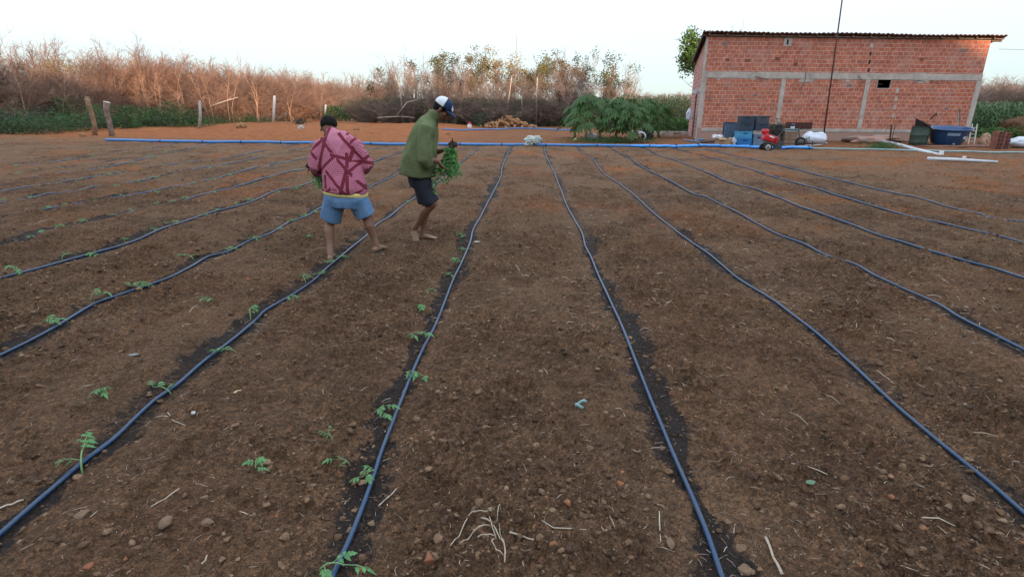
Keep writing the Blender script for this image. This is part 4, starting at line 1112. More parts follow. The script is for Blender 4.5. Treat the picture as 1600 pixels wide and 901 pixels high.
# cardboard box, rags
M_card = mat('cardboard', (.33, .22, .13), .9, .2, 6)
a = P(1120, 226, gY + .1); b = P(1141, 226, gY + .1); w = b.x - a.x
r = empty('cardboard_box', ((a.x + b.x) / 2, gY + .25, a.z), .08, 'open brown cardboard box beside the blue crates', 'box')
MB().box((0, 0, .13), (w, .34, .26), bevel=.004).build('body', M_card, r)
MB().box((-w * .2, -.20, .26), (w * .55, .16, .008), Matrix.Rotation(.5, 3, 'X')).build('flap', M_card, r)
MB().box((w * .52, 0, .27), (.16, .3, .008), Matrix.Rotation(-.4, 3, 'Y')).build('flap', M_card, r)
M_rag = mat('white_cloth', (.62, .64, .68), .8, .12, 6, bump=.3, bscale=10)
M_sack = mat('white_woven_sack', (.55, .60, .68), .75, .1, 5, bump=.35, bscale=60)
def lump(name, c, r, m, label, cat_, seed, amp=.25, zf=.0, par=None, freq=3.0):
    rg_ = random.Random(seed); mb = MB(); mb.ball((0, 0, 0), (1, 1, 1), sub=4)
    for v in mb.bm.verts:
        d_ = v.co.copy()
        n_ = (vn(np.array([d_.x * freq + seed]), np.array([d_.y * freq + d_.z * 2.3]), seed)[0] - .5) * 2 + .5 * (vn(np.array([d_.x * freq * 2.7 + d_.z * 5]), np.array([d_.y * freq * 2.7 - seed]), seed)[0] - .5)
        v.co = d_ * (1 + amp * n_)
        if v.co.z < -.55: v.co.z = -.55 - (v.co.z + .55) * .1
        v.co = Vector((v.co.x * r[0], v.co.y * r[1], (v.co.z + .55) * r[2]))
    o = mb.build(name, m, par, True, loc=c)
    if label: tag(o, label, cat_)
    return o
c = P(1121, 214, gY + .25); c.z = P(1121, 216, gY + .25).z
lump('crumpled_cloth', c, (.22, .14, .10), M_rag, 'crumpled white cloth thrown on the cardboard box', 'cloth', 3, .45)
c = GH(1147, 227.5); lump('plastic_bag', c, (.15, .13, .20), M_rag, 'small whitish plastic bag between cardboard box and blue crates', 'bag', 5, .4)
# white sacks
def sack(px0, px1, pyt, pyb, label, seed, dY=0):
    c = GH((px0 + px1) / 2, pyb); c.y += dY; a = P(px0, pyb, c.y); b = P(px1, pyb, c.y); t = P((px0 + px1) / 2, pyt, c.y)
    rx = (b.x - a.x) / 2; r = empty('sack', c, random.Random(seed).uniform(-.2, .2), label, 'sack', 'white filled sacks lying in the yard')
    mb = MB(); mb.ball((0, 0, 0), (1, 1, 1), sub=4)
    for v in mb.bm.verts:
        d_ = v.co; sx = math.copysign(abs(d_.x) ** .7, d_.x)
        n_ = .10 * (vn(np.array([d_.x * 2.6 + seed]), np.array([d_.y * 2 + d_.z * 2.6]), seed)[0] - .5) + .05 * (vn(np.array([d_.x * 9]), np.array([d_.z * 9 + d_.y * 7]), seed)[0] - .5)
        th = (1 - abs(d_.x) ** 3 * .55)
        v.co = Vector((sx * rx * (1 + n_), d_.y * .42 * (1 + n_), max(-.03, (d_.z * .5 * th + .42)) * (t.z - c.z) * (1.08 + n_ * 2)))
    mb.build('sack_body', M_sack, r, True)
    MB().tube([(rx * .9, 0, .05), (rx * 1.03, -.02, .07), (rx * 1.12, -.03, .05)], [(.13, .05), (.06, .03), (.10, .02)], n=10, side=(0, 1, 0)).build('sack_mouth', M_sack, r, True)
    return r
sack(1253, 1289, 206, 225.5, 'bulging white sack by the foot of the leaning pole', 7)
sack(1573, 1625, 214, 231, 'bulging white sack at the right edge of the photo', 9)
# red motor tiller
M_red = mat('red_enamel', (.50, .020, .030), .35, .15, 8, spec=.5)
M_metal = mat('greasy_metal', (.10, .10, .10), .5, .4, 12, metal=.5)
M_rim = mat('pale_wheel_rim', (.38, .37, .34), .6, .15, 12)
g0 = GH(1200, 235.5); tY = g0.y
def T(px, py, dy=0): return P(px, py, tY + dy)
r = empty('motor_tiller', g0, label='small red motor tiller with pale front wheel, standing on the blue hose', cat='tiller')
def wheel(c, rad, wd, par, rm=M_rim):
    t_ = MB(); t_.lathe([(rad * .62, -wd / 2), (rad * .9, -wd / 2), (rad, -wd * .25), (rad, wd * .25), (rad * .9, wd / 2), (rad * .62, wd / 2), (rad * .62, -wd / 2)], c, 24, True, Matrix.Rotation(R(90), 3, 'X'))
    o = t_.build('wheel', M_dark, None, True); world_child(o, par)
    h = MB(); h.lathe([(rad * .05, -wd * .35), (rad * .63, -wd * .52), (rad * .63, wd * .52), (rad * .05, wd * .35)], c, 20, False, Matrix.Rotation(R(90), 3, 'X'))
    k = h.build('rim', rm, None, True); k.parent = o; k.matrix_parent_inverse = Matrix()
    h = MB(); h.cyl(c - Vector((0, wd * .7, 0)), c + Vector((0, wd * .7, 0)), rad * .2, n=10); k = h.build('hub', M_metal, None); k.parent = o
    return o
wheel(T(1199.5, 230), .175, .09, r); wheel(T(1193, 230.5, .45), .175, .09, r, M_dark)
mb = MB()
c = T(1203, 216.5, .2); mb.box(c, (.62, .34, .27), Matrix.Rotation(.28, 3, 'Y'), bevel=.07)
world_child(mb.build('engine_cowl', M_red, smooth=False), r)
c = T(1195.5, 205.5, .2); world_child(MB().box(c, (.28, .22, .20), bevel=.08).build('fuel_tank', M_red), r)
world_child(MB().cyl(c + Vector((0, 0, .09)), c + Vector((0, 0, .14)), .04, n=10).build('tank_cap', M_dark), r)
c2 = T(1206, 214.2, .02); world_child(MB().box(c2, (.20, .02, .035), Matrix.Rotation(.28, 3, 'Y')).box(c2 + Vector((-.02, 0, .035)), (.13, .02, .018), Matrix.Rotation(.28, 3, 'Y')).build('white_decal', M_whitep), r)
mb = MB(); mb.bar(T(1193, 221, .2), T(1212, 226, .2), .30, .07).bar(T(1195, 209, .2), T(1196, 224, .2), .05).box(T(1204, 224, .22), (.32, .26, .16), bevel=.03)
mb.cyl(T(1199.5, 230, -.05), T(1193, 230.5, .45), .02)
world_child(mb.build('chassis', M_metal), r)
for dy in (0, .45):
    world_child(MB().tube([T(1210, 222, dy), T(1217, 212, dy), T(1224, 204, dy + .05), T(1229, 203, dy + .05)], .016, n=7).build('handlebar', M_metal, smooth=True), r)
mb = MB(); mb.bar(T(1213, 214, .2), T(1215, 232, .2), .08, .30).bar(T(1216, 226, .2), T(1222, 228, .2), .05, .3)
world_child(mb.build('tine_guard', M_crg), r)
# old engine heap, wooden boxes, cart
g1 = GH(1214, 228); eY = g1.y + .6
def E(px, py, dy=0): return P(px, py, eY + dy)
r = empty('old_engine', (E(1214, 226).x, eY, 0), label='dark greasy old engine block with a bent frame behind the red tiller', cat='engine')
mb = MB(); mb.box(E(1214, 203), (.60, .4, .45), bevel=.04).box(E(1211, 214), (.5, .45, .5), bevel=.04)
mb.cyl(E(1207, 200, -.25), E(1207, 200, .25), .16, n=16)
world_child(mb.build('engine_block', mat('greasy_dark_metal', (.05, .045, .04), .7, .6, 9, bump=.5, bscale=20), jitter=.008), r)
for k in range(6): world_child(MB().box(E(1206 + k * 2.6, 196.5 - k * .2, -.05), (.035, .45, .10)).build('cooling_fin', M_metal), r)
mb = MB(); mb.bar(E(1219, 199), E(1212.5, 185), .03).bar(E(1212.5, 185), E(1222, 186), .03).bar(E(1222, 186), E(1226, 200), .03).bar(E(1205, 190), E(1224, 193), .03).bar(E(1203, 195), E(1204, 189), .03)
world_child(mb.build('bent_frame', mat('dirty_frame_metal', (.16, .15, .12), .7, .4, 9)), r)
world_child(MB().tube([E(1205, 206, -.3), E(1214, 203, -.34), E(1221, 208, -.3), E(1216, 214, -.3)], .018, n=6).build('fuel_line', M_dark, smooth=True), r)
M_wbox = mat('old_grey_brown_boards', (.15, .105, .075), .9, col2=(.27, .20, .15), scale=3, bump=.4, bscale=20)
def slatbox(x0, x1, yt, yb, dy, label, n=3):
    a = E(x0, yb, dy); b = E(x1, yb, dy); t = E(x0, yt, dy); w = b.x - a.x; h = t.z - a.z
    q = empty('wooden_crate', ((a.x + b.x) / 2, eY + dy + .25, a.z), .03, label, 'crate', 'old wooden crates beside the cart')
    mb = MB()
    for k in range(n):
        for s_ in (-1, 1): mb.box((0, s_ * .25, h * (k + .5) / n), (w, .02, h / n * .82))
        for s_ in (-1, 1): mb.box((s_ * (w / 2 - .01), 0, h * (k + .5) / n), (.02, .47, h / n * .82))
    mb.box((0, 0, .02), (w - .05, .47, .02)); mb.build('boards', M_wbox, q, jitter=.003)
    for sx in (-1, 1):
        for sy in (-1, 1): MB().box((sx * (w / 2 - .045), sy * .215, h / 2), (.04, .04, h)).build('corner_post', M_wood, q)
    return q
slatbox(1224, 1246, 218.5, 229.5, -.5, 'lower old wooden crate with loose boards, next to the black cart wheel', 2)
slatbox(1225, 1245, 207, 218.5, -.48, 'upper old wooden crate with a curved top board, stacked on the lower one', 4)
a = E(1222, 202.5, -.3); b = E(1247, 203.5, -.3)
M_blboard = mat('faded_teal_board', (.07, .14, .18), .8, .25, 7)
tag(MB().bar(a, b, .40, .07).build('painted_board', M_blboard), 'faded teal board laid on top of the wooden crates', 'board')
c = E(1238, 201.8, -.3)
r = empty('water_jug', c, label='small white and dark blue jug standing on the teal board', cat='jug')
M_navy = mat('navy_plastic', (.012, .035, .10), .4, .15, 6, spec=.5)
world_child(MB().lathe([(.06, 0), (.085, .02), (.085, .14), (.05, .19), (.03, .2)], c, 16).build('jug_body', M_whitep, smooth=True), r)
world_child(MB().lathe([(.088, .12), (.088, .19), (.05, .23), (.0, .24)], c, 16).build('lid', M_navy, smooth=True), r)
r = empty('hand_cart', (E(1251, 228).x, eY - .4, 0), label='small dark hand cart with one black wheel, beside the white sack', cat='cart')
wheel(E(1250.5, 222.5, -.5), .24, .10, r, M_metal)
mb = MB(); mb.bar(E(1251, 221, -.4), E(1266, 214, -.4), .03).bar(E(1256, 218, -.4), E(1257.5, 224, -.4), .03).bar(E(1260, 217, -.4), E(1262, 224, -.4), .03).bar(E(1264, 215, -.4), E(1265, 220, -.4), .025)
world_child(mb.build('cart_frame', M_metal), r)
world_child(MB().tube([E(1250, 219, -.4), E(1247.5, 203, -.4), E(1249, 200.5, -.4), E(1254, 203, -.4)], .018, n=6).build('handle', M_dark, smooth=True), r)
a = bu(1226, 200); b = bu(1268, 192.5)
mb = MB(); mb.box(BM @ Vector(((a[0] + b[0]) / 2, -.06, (a[1] + b[1]) / 2)), (b[0] - a[0], .02, .32), Matrix.Rotation(.07, 3, 'X'))
tag(mb.build('rusty_metal_sheet', M_rust), 'rusty brown metal sheet leaning on the wall behind the sack', 'metal sheet')
a = GH(1246, 229.5, .04); b = GH(1283, 228, .04); tag(MB().bar(a, b, .10, .04).build('wooden_plank', M_beige), 'pale plank lying between the cart wheel and the white sack', 'plank')
# green barrel
g = GH(1433, 228); bY = g.y; a = P(1420.5, 226, bY); b = P(1446, 226, bY); t = P(1433, 197, bY)
r_ = (b.x - a.x) / 2; h = t.z - g.z
M_gbar = mat('dull_green_plastic', (.045, .075, .060), .6, .25, 5, bump=.15, bscale=20)
r = empty('barrel', g, label='dull green plastic barrel with torn dark rim, left of the blue water tub', cat='barrel')
prof = [(r_ * .92, -.05), (r_ * .96, h * .1), (r_, h * .12), (r_ * .97, h * .2), (r_ * 1.0, h * .5), (r_ * 1.03, h * .52), (r_ * 1.0, h * .55), (r_ * .98, h * .8), (r_ * .93, h * .98), (r_ * .97, h), (r_ * .86, h * .98), (r_ * .84, h * .3)]
MB().lathe(prof, (0, 0, 0), 28).build('barrel_body', M_gbar, r, True)
mb = MB()
vs = []
for k in range(9):
    an = math.pi * (1.05 + .08 * k * 1.0); hh = .34 * (1 - k / 8) + .03
    for zz_, rr_ in ((0, r_ * .96), (hh, r_ * 1.02), (hh, r_ * .99), (0, r_ * .92)):
        vs.append(mb.bm.verts.new((rr_ * math.cos(an), rr_ * math.sin(an), h * .99 + zz_)))
for k in range(8):
    for j in range(4): mb.bm.faces.new((vs[k * 4 + j], vs[k * 4 + (j + 1) % 4], vs[k * 4 + 4 + (j + 1) % 4], vs[k * 4 + 4 + j]))
mb.build('torn_rim', M_dark, r)
a = P(1448, 220, bY + .2); b = P(1448.5, 198, bY + .2)
tag(MB().bar(a, b, .10, .05).build('painted_stake', M_bg), 'upright blue-grey board between barrel and water tub', 'board')
# blue water tub
g = GH(1488, 229.5); wY = g.y + .1; g.y = wY; g.z = .06
xl = P(1459.5, 202, wY).x; xr = P(1521.5, 202, wY).x; xbl = P(1467.5, 227, wY).x; xbr = P(1509, 227, wY).x
zt = P(1490, 200.5, wY).z; zb = .07; cx_ = (xl + xr) / 2; r1 = (xr - xl) / 2; r0_ = (xbr - xbl) / 2
r = empty('water_tub', (cx_, wY + .3, 0), label='large round dark navy water tub with white lettering band, before the building', cat='water tub')
M_tub = mat('navy_tub_plastic', (.022, .080, .20), .28, .12, 3, spec=.5)
hh = zt - zb
prof = [(r0_ * .96, zb), (r0_, zb + .03)]
for k in range(1, 5):
    f = k / 5; q_ = r0_ + (r1 * .94 - r0_) * f; prof += [(q_ - .012, zb + hh * (f - .02)), (q_ + .016, zb + hh * (f + .01))]
prof += [(r1 * .95, zb + hh * .93), (r1, zb + hh * .94), (r1, zb + hh), (r1 * .95, zb + hh), (r1 * .90, zb + hh * .9), (r0_ * .9, zb + .06)]
r.rotation_euler = (R(5), R(-1.5), 0); r.location.z = .02
MB().lathe(prof, (0, 0, 0), 56).build('tub_body', M_tub, r, True)
def tub_panel(a0, a1, f0, f1, m, name, n=14, off=.006):
    mb = MB(); vv_ = []
    for k in range(n + 1):
        an = R(a0 + (a1 - a0) * k / n)
        for f, o_ in ((f0, off), (f1, off), (f1, -.01), (f0, -.01)):
            q_ = r0_ + (r1 * .94 - r0_) * f + .016 + o_; vv_.append(mb.bm.verts.new((q_ * math.cos(an), q_ * math.sin(an), zb + hh * f)))
    for k in range(n):
        for j in range(4): mb.bm.faces.new((vv_[k * 4 + j], vv_[k * 4 + (j + 1) % 4], vv_[k * 4 + 4 + (j + 1) % 4], vv_[k * 4 + 4 + j]))
    mb.bm.faces.new(vv_[:4]); mb.bm.faces.new(vv_[-4:][::-1])
    return mb.build(name, m, r, False)
M_band = mat('pale_blue_letters', (.35, .52, .68), .6)
tub_panel(-128, -92, .62, .64, M_band, 'lettering_band'); tub_panel(-128, -92, .78, .80, M_band, 'lettering_band')
ang = -127
for k, wd in enumerate((3.4, 2.6, 2.2, 3.2, 2.4, 2.8, 2.2, 3.0, 2.6)):   # unreadable block characters
    tub_panel(ang, ang + wd, .655, .765, M_band, 'letter', 2, .008); ang += wd + 1.25
tub_panel(-73, -60, .40, .55, M_whitep, 'sticker', 5); tub_panel(-102, -97, .06, .13, M_whitep, 'outlet_cap', 3, .03)
a = P(1447, 193, wY - .2); b = P(1461, 203, wY + .1)
tag(MB().tube([a, a.lerp(b, .5) + Vector((.02, 0, -.06)), b + Vector((.1, 0, -.05))], [(.05, .02), (.05, .02), (.05, .02)], n=8, side=(0, 1, 0)).build('curved_board', M_wood), 'dark curved board sticking out over the left rim of the tub', 'board')
a = GH(1444, 230, .03); b = GH(1545, 229, .03)
tag(MB().bar(a, b, .9, .05).build('plank_platform', mat('reddish_board', (.20, .10, .07), .9, .3, 5), jitter=.008), 'flat reddish board on the ground under the water tub', 'board')
# shovel and hoe shafts against the wall
for (p, q, lab, w) in (((1499, 206), (1500, 173), 'dark shovel handle leaning on the wall behind the water tub', .05), ((1496, 206), (1497.5, 180), 'thin pale stick beside the dark shovel handle', .025)):
    a = P(*p, 29.8); b = P(*q, 30.7); a.z = min(a.z, .1); a = P(p[0], 214, 29.6)
    r2 = empty('tool_shaft', a, label=lab, cat='tool')
    world_child(MB().cyl(a, b, w, w * .85, n=8).build('shaft', M_wood if w > .03 else M_beige), r2)
    world_child(MB().cyl(b, b + (b - a).normalized() * .1, w * 1.15, n=8).build('grip', M_wood if w > .03 else M_beige), r2)
u, z = bu(1458, 181); c = BM @ Vector((u, -.04, z))
tag(MB().tube([c + Vector((-.12, 0, -.18)), c + Vector((.0, -.03, 0)), c + Vector((.10, -.04, .14)), c + Vector((.12, -.04, .0))], .028, n=6).build('wall_hook', M_dark), 'black hook sticking out of the brick wall above the barrel', 'hook')
# ladder
lY = wY + 1.2
r = empty('ladder', GH(1517, 228), label='pale wooden ladder leaning behind the right side of the water tub', cat='ladder')
A0, A1 = P(1512.5, 226, lY), P(1519.5, 194, lY + .6); B0, B1 = P(1522, 226, lY), P(1527, 194, lY + .6)
world_child(MB().bar(A0, A1, .045).build('rail', M_beige), r); world_child(MB().bar(B0, B1, .045).build('rail', M_beige), r)
for k in range(1, 6): world_child(MB().bar(A0.lerp(A1, k / 6), B0.lerp(B1, k / 6), .032).build('rung', M_beige), r)
# brick stacks
M_hb = mat('loose_hollow_bricks', (.22, .09, .065), .9, .3, 9)
def bstack(px0, px1, pyt, pyb, label):
    g = GH((px0 + px1) / 2, pyb); a = P(px0, pyb, g.y); b = P(px1, pyb, g.y); t = P(px0, pyt, g.y); w = b.x - a.x; H = t.z - g.z
    r = empty('brick_stack', g, random.Random(px0).uniform(-.1, .1), label, 'brick stack')
    n = 5; hh = H / n
    for k in range(n):
        q = MB(); dx = random.Random(k + px0).uniform(-.015, .015)
        q.box((dx, .1, hh * (k + .5)), (w * .96, .36, hh * .94), bevel=.004)
        o = q.build('brick', M_hb, r)
        hq = MB()
        for i in range(2):
            for j in range(2): hq.box((dx + w * (i - .5) * .42, -.085, hh * (k + .3 + .4 * j)), (w * .27, .012, hh * .26))
        hq.build('brick_hole_shade', M_black_fill, o)  # near-black plates on the face stand for shade in the cores
bstack(1552, 1562.5, 205, 233.5, 'taller column of loose hollow bricks near the right edge'); bstack(1563.5, 1573, 207, 233, 'right column of loose hollow bricks beside the white sack')
a = P(1533, 225, wY + .8); b = P(1545, 225, wY + .8)
r = empty('paper_sack', ((a.x + b.x) / 2, wY + .9, 0), .3, 'crumpled brown paper sack between ladder and brick columns', 'sack')
lump('sack_body', (0, 0, 0), (.26, .18, .36), mat('pinkish_brown_paper', (.38, .24, .17), .9, .2, 5), None, None, 12, .3, par=r)
lump('sack_fold', (.1, -.05, .3), (.12, .1, .14), mat('pale_paper', (.45, .34, .27), .9, .2, 5), None, None, 13, .4, par=r)
c = GH(1606, 216); lump('earth_mound', Vector((c.x, c.y + .5, -.05)), (1.6, 1.2, .85), M_soil, 'mound of orange earth at the right edge behind the white sack', 'mound', 21, .2)
# dark stand before the wall
g = P(1392, 217, 28.4); g.z = -.02
r = empty('iron_stand', g, label='dark narrow iron stand with a curved top, left of the green barrel', cat='stand')
t = P(1393, 195, 28.4)
world_child(MB().cyl(g, t, .045, .03, n=8).cyl(g + Vector((.0, 0, .1)), g + Vector((-.15, -.1, 0)), .02).build('post', M_rust), r)
world_child(MB().tube([t, t + Vector((.1, 0, .06)), t + Vector((.2, 0, -.1)), t + Vector((.16, 0, -.45)), g + Vector((.1, 0, .15))], .015, n=6).build('hoop', M_metal), r)
world_child(MB().tube([t, t + Vector((-.1, 0, .0)), t + Vector((-.2, 0, -.2)), t + Vector((-.22, 0, -.35))], .012, n=6).build('hoop', M_metal), r)
# rubble heap at the top of the PVC pipe
c = GH(1374, 224); lump('sand_heap', Vector((c.x, c.y + .3, -.05)), (1.3, .5, .26), M_foot, 'low grey rubble ridge at the foot of the wall near the weed tuft', 'heap', 31, .35)
# small things by the left corner
for (x0, y0, x1, y1, m, lab) in ((1068, 220.5, 1092, 223.5, M_bg, 'short blue-grey pipe piece lying at the building corner'), (1088, 220, 1100, 219, M_crl, 'little sky blue pipe piece beside the corner pillar'), (1095, 224, 1119, 222, M_crd, 'dark strip of plastic lying before the corner pillar')):
    a = GH(x0, y0, .05); b = GH(x1, y1, .05); tag(MB().cyl(a, b, .04, n=8).build('pipe_offcut', m), lab, 'pipe')
# kerb and clutter left of the building
a = P(985, 202, 36.5); b = P(1083, 204, 36.0)
tag(MB().box(((a.x + b.x) / 2, 36.3, .10), (b.x - a.x, .25, .26), bevel=.01).build('low_kerb_wall', M_conc), 'low pale concrete kerb running from the papayas to the building', 'kerb')
for (x0, y0, x1, y1, m, lab) in ((1030, 214, 1062, 200, M_wood, 'dark thin stick leaning across the bare yard left of the building'), (1072, 208, 1052, 216, M_wood, 'second dark stick lying before the side door')):
    a = GH(x0, y0, .04); b = GH(x1, y1, .25); tag(MB().cyl(a, b, .03, n=6).build('stick', m), lab, 'stick')
c = GH(1081, 209, .05); r = empty('garden_tool_heap', c, label='small red and black machine lying by the side door', cat='machine')
world_child(MB().box(c + Vector((0, 0, .18)), (.5, .4, .3), bevel=.08).build('motor', M_red), r); world_child(MB().box(c + Vector((-.35, 0, .1)), (.6, .3, .18), bevel=.04).build('base', M_dark), r)
c = P(1077, 178, 31.6); lump('hanging_bag', c - Vector((0, 0, .3)), (.18, .14, .34), M_sack, 'pale blue-white bag hanging by the side door', 'bag', 15, .3)
# rubbish under the papayas
g = GH(1001, 221); r = empty('old_ring', g, label='whitish curved plastic ring lying by the papaya leaves', cat='ring')
world_child(MB().tube([g + Vector((.22 * math.cos(a_), 0, .22 + .22 * math.sin(a_))) for a_ in [x_ * .5 for x_ in range(-2, 8)]], .045, n=8).build('ring_body', M_rag, smooth=True), r)
c = GH(1011, 219); lump('black_rubbish_bag', c, (.30, .22, .34), M_dark, 'small black rubbish bag beside the whitish ring', 'bag', 17, .35)
c = GH(1004, 214); tag(MB().bar(c, c + Vector((.08, .1, .6)), .09, .04).build('broken_board', M_beige), 'pale broken board standing by the rubbish', 'board')
c = GH(924, 217); lump('rag', c, (.26, .15, .2), M_rag, 'pale rag lying under the leftmost papaya', 'rag', 19, .4)
c = GH(899, 221.5); o = MB().ball(c + Vector((0, 0, .09)), .10, sub=3).build('yellow_ball', mat('yellowish_fruit', (.50, .42, .14), .6, .15, 8), smooth=True); tag(o, 'round yellowish fruit on the soil behind the blue pipe', 'fruit')
# crumpled white bag on the blue pipe
g = GH(833, 228); r = empty('plastic_sack', g, label='crumpled white woven bag draped over the blue pipe', cat='bag')
M_bag = mat('dirty_white_bag', (.52, .56, .52), .75, col2=(.34, .38, .36), scale=7, bump=.5, bscale=20)
lump('bag_body', g + Vector((.03, 0, .05)), (.33, .24, .20), M_bag, None, None, 23, .5).parent = r
bpy.data.objects['bag_body'].matrix_parent_inverse = r.matrix_basis.inverted()
o = lump('bag_corner', g + Vector((-.2, -.08, .0)), (.16, .12, .12), M_bag, None, None, 24, .5); world_child(o, r)
o = lump('bag_fold', g + Vector((.18, .0, .16)), (.15, .12, .14), M_bag, None, None, 25, .5); world_child(o, r)
# tiny things on the orange soil
c = GH(572, 208.5); c = P(572, 208.5, c.y); tag(MB().ball(c + Vector((0, 0, .03)), .07, sub=2).build('white_stone', M_whitep, smooth=True), 'small bright white stone on the orange soil between the two people', 'stone')
c = P(733.5, 188, 46); r = empty('drink_can', (c.x, c.y, 0), label='tiny red and white container standing on the far orange soil', cat='container')
world_child(MB().cyl((c.x, c.y, -.05), (c.x, c.y, .28), .17, n=12).build('container_body', M_whitep), r); world_child(MB().cyl((c.x, c.y, .28), (c.x, c.y, .45), .13, .08, n=12).build('cap', M_red), r)
for px, py, s_, lab in ((377, 193, .28, 'orange-brown clod on top of the bank beside the tall pale post'), (469, 186, .2, 'whitish stone on the bank near the short white post'), (130, 214, .16, 'brown clod left of the two stumps'), (557, 192, .16, 'pale flat stone on the orange soil between the two people'), (700, 212, .13, 'orange lump on the soil behind the cap')):
    c = G(px, py); c = P(px, py + 1, min(c.y, 36)); z_ = h1(c.x, c.y)
    o = lump('clod', Vector((c.x, c.y, z_ - .03)), (s_, s_ * .8, s_ * .9), M_stone if 'whit' not in lab else M_conc, lab, 'clod', px, .3)

# ------------------------------------------------ people
def skin_mat(name, c, k):
    m = mat(name, c, .5, .12, 6, spec=.35); m.node_tree.nodes['Principled BSDF'].inputs['Subsurface Weight'].default_value = .08
    return m
M_skin = skin_mat('brown_skin', (.17, .082, .052), 0)
def dusty(m):
    nt = m.node_tree; b_ = nt.nodes['Principled BSDF']; src = b_.inputs['Base Color'].links[0].from_socket
    tc = nt.nodes.new('ShaderNodeTexCoord'); sp = nt.nodes.new('ShaderNodeSeparateXYZ'); nt.links.new(tc.outputs['Object'], sp.inputs[0])
    n = nt.nodes.new('ShaderNodeTexNoise'); n.inputs['Scale'].default_value = 22; nt.links.new(tc.outputs['Object'], n.inputs['Vector'])
    ad_ = nt.nodes.new('ShaderNodeMath'); ad_.operation = 'MULTIPLY_ADD'; nt.links.new(n.outputs[0], ad_.inputs[0]); ad_.inputs[1].default_value = -.35; nt.links.new(sp.outputs[2], ad_.inputs[2])
    mr = nt.nodes.new('ShaderNodeMapRange'); nt.links.new(ad_.outputs[0], mr.inputs[0]); mr.inputs[1].default_value = -.12; mr.inputs[2].default_value = .12; mr.inputs[3].default_value = .75; mr.inputs[4].default_value = 0
    mx = nt.nodes.new('ShaderNodeMix'); mx.data_type = 'RGBA'; nt.links.new(mr.outputs[0], mx.inputs[0]); nt.links.new(src, mx.inputs[6]); mx.inputs[7].default_value = (.20, .13, .085, 1)
    nt.links.new(mx.outputs[2], b_.inputs['Base Color'])
dusty(M_skin)
M_hair = mat('black_hair', (.009, .008, .008), .8, .3, 40, bump=.3, bscale=60, spec=.15)
M_denim = mat('denim_blue', (.07, .15, .28), .85, col2=(.13, .25, .42), scale=5, bump=.3, bscale=60)
M_dkshort = mat('dark_shorts_cloth', (.020, .024, .036), .85, .3, 6, bump=.3, bscale=40)
M_jacket = mat('green_fleece', (.085, .112, .048), .95, col2=(.135, .168, .080), scale=5, bump=.5, bscale=55)
M_yellowc = mat('pale_yellow_cloth', (.55, .47, .18), .9, .1, 6)
M_eye = mat('eye_dark', (.02, .015, .012), .3)
M_sole = mat('brown_rubber_sandal', (.10, .075, .05), .8, .2, 10)
M_capw = mat('white_cap_mesh', (.62, .68, .72), .8, .08, 20, bump=.3, bscale=160)
M_capn = mat('navy_cap_cloth', (.012, .030, .085), .8, .15, 10, bump=.2, bscale=80)
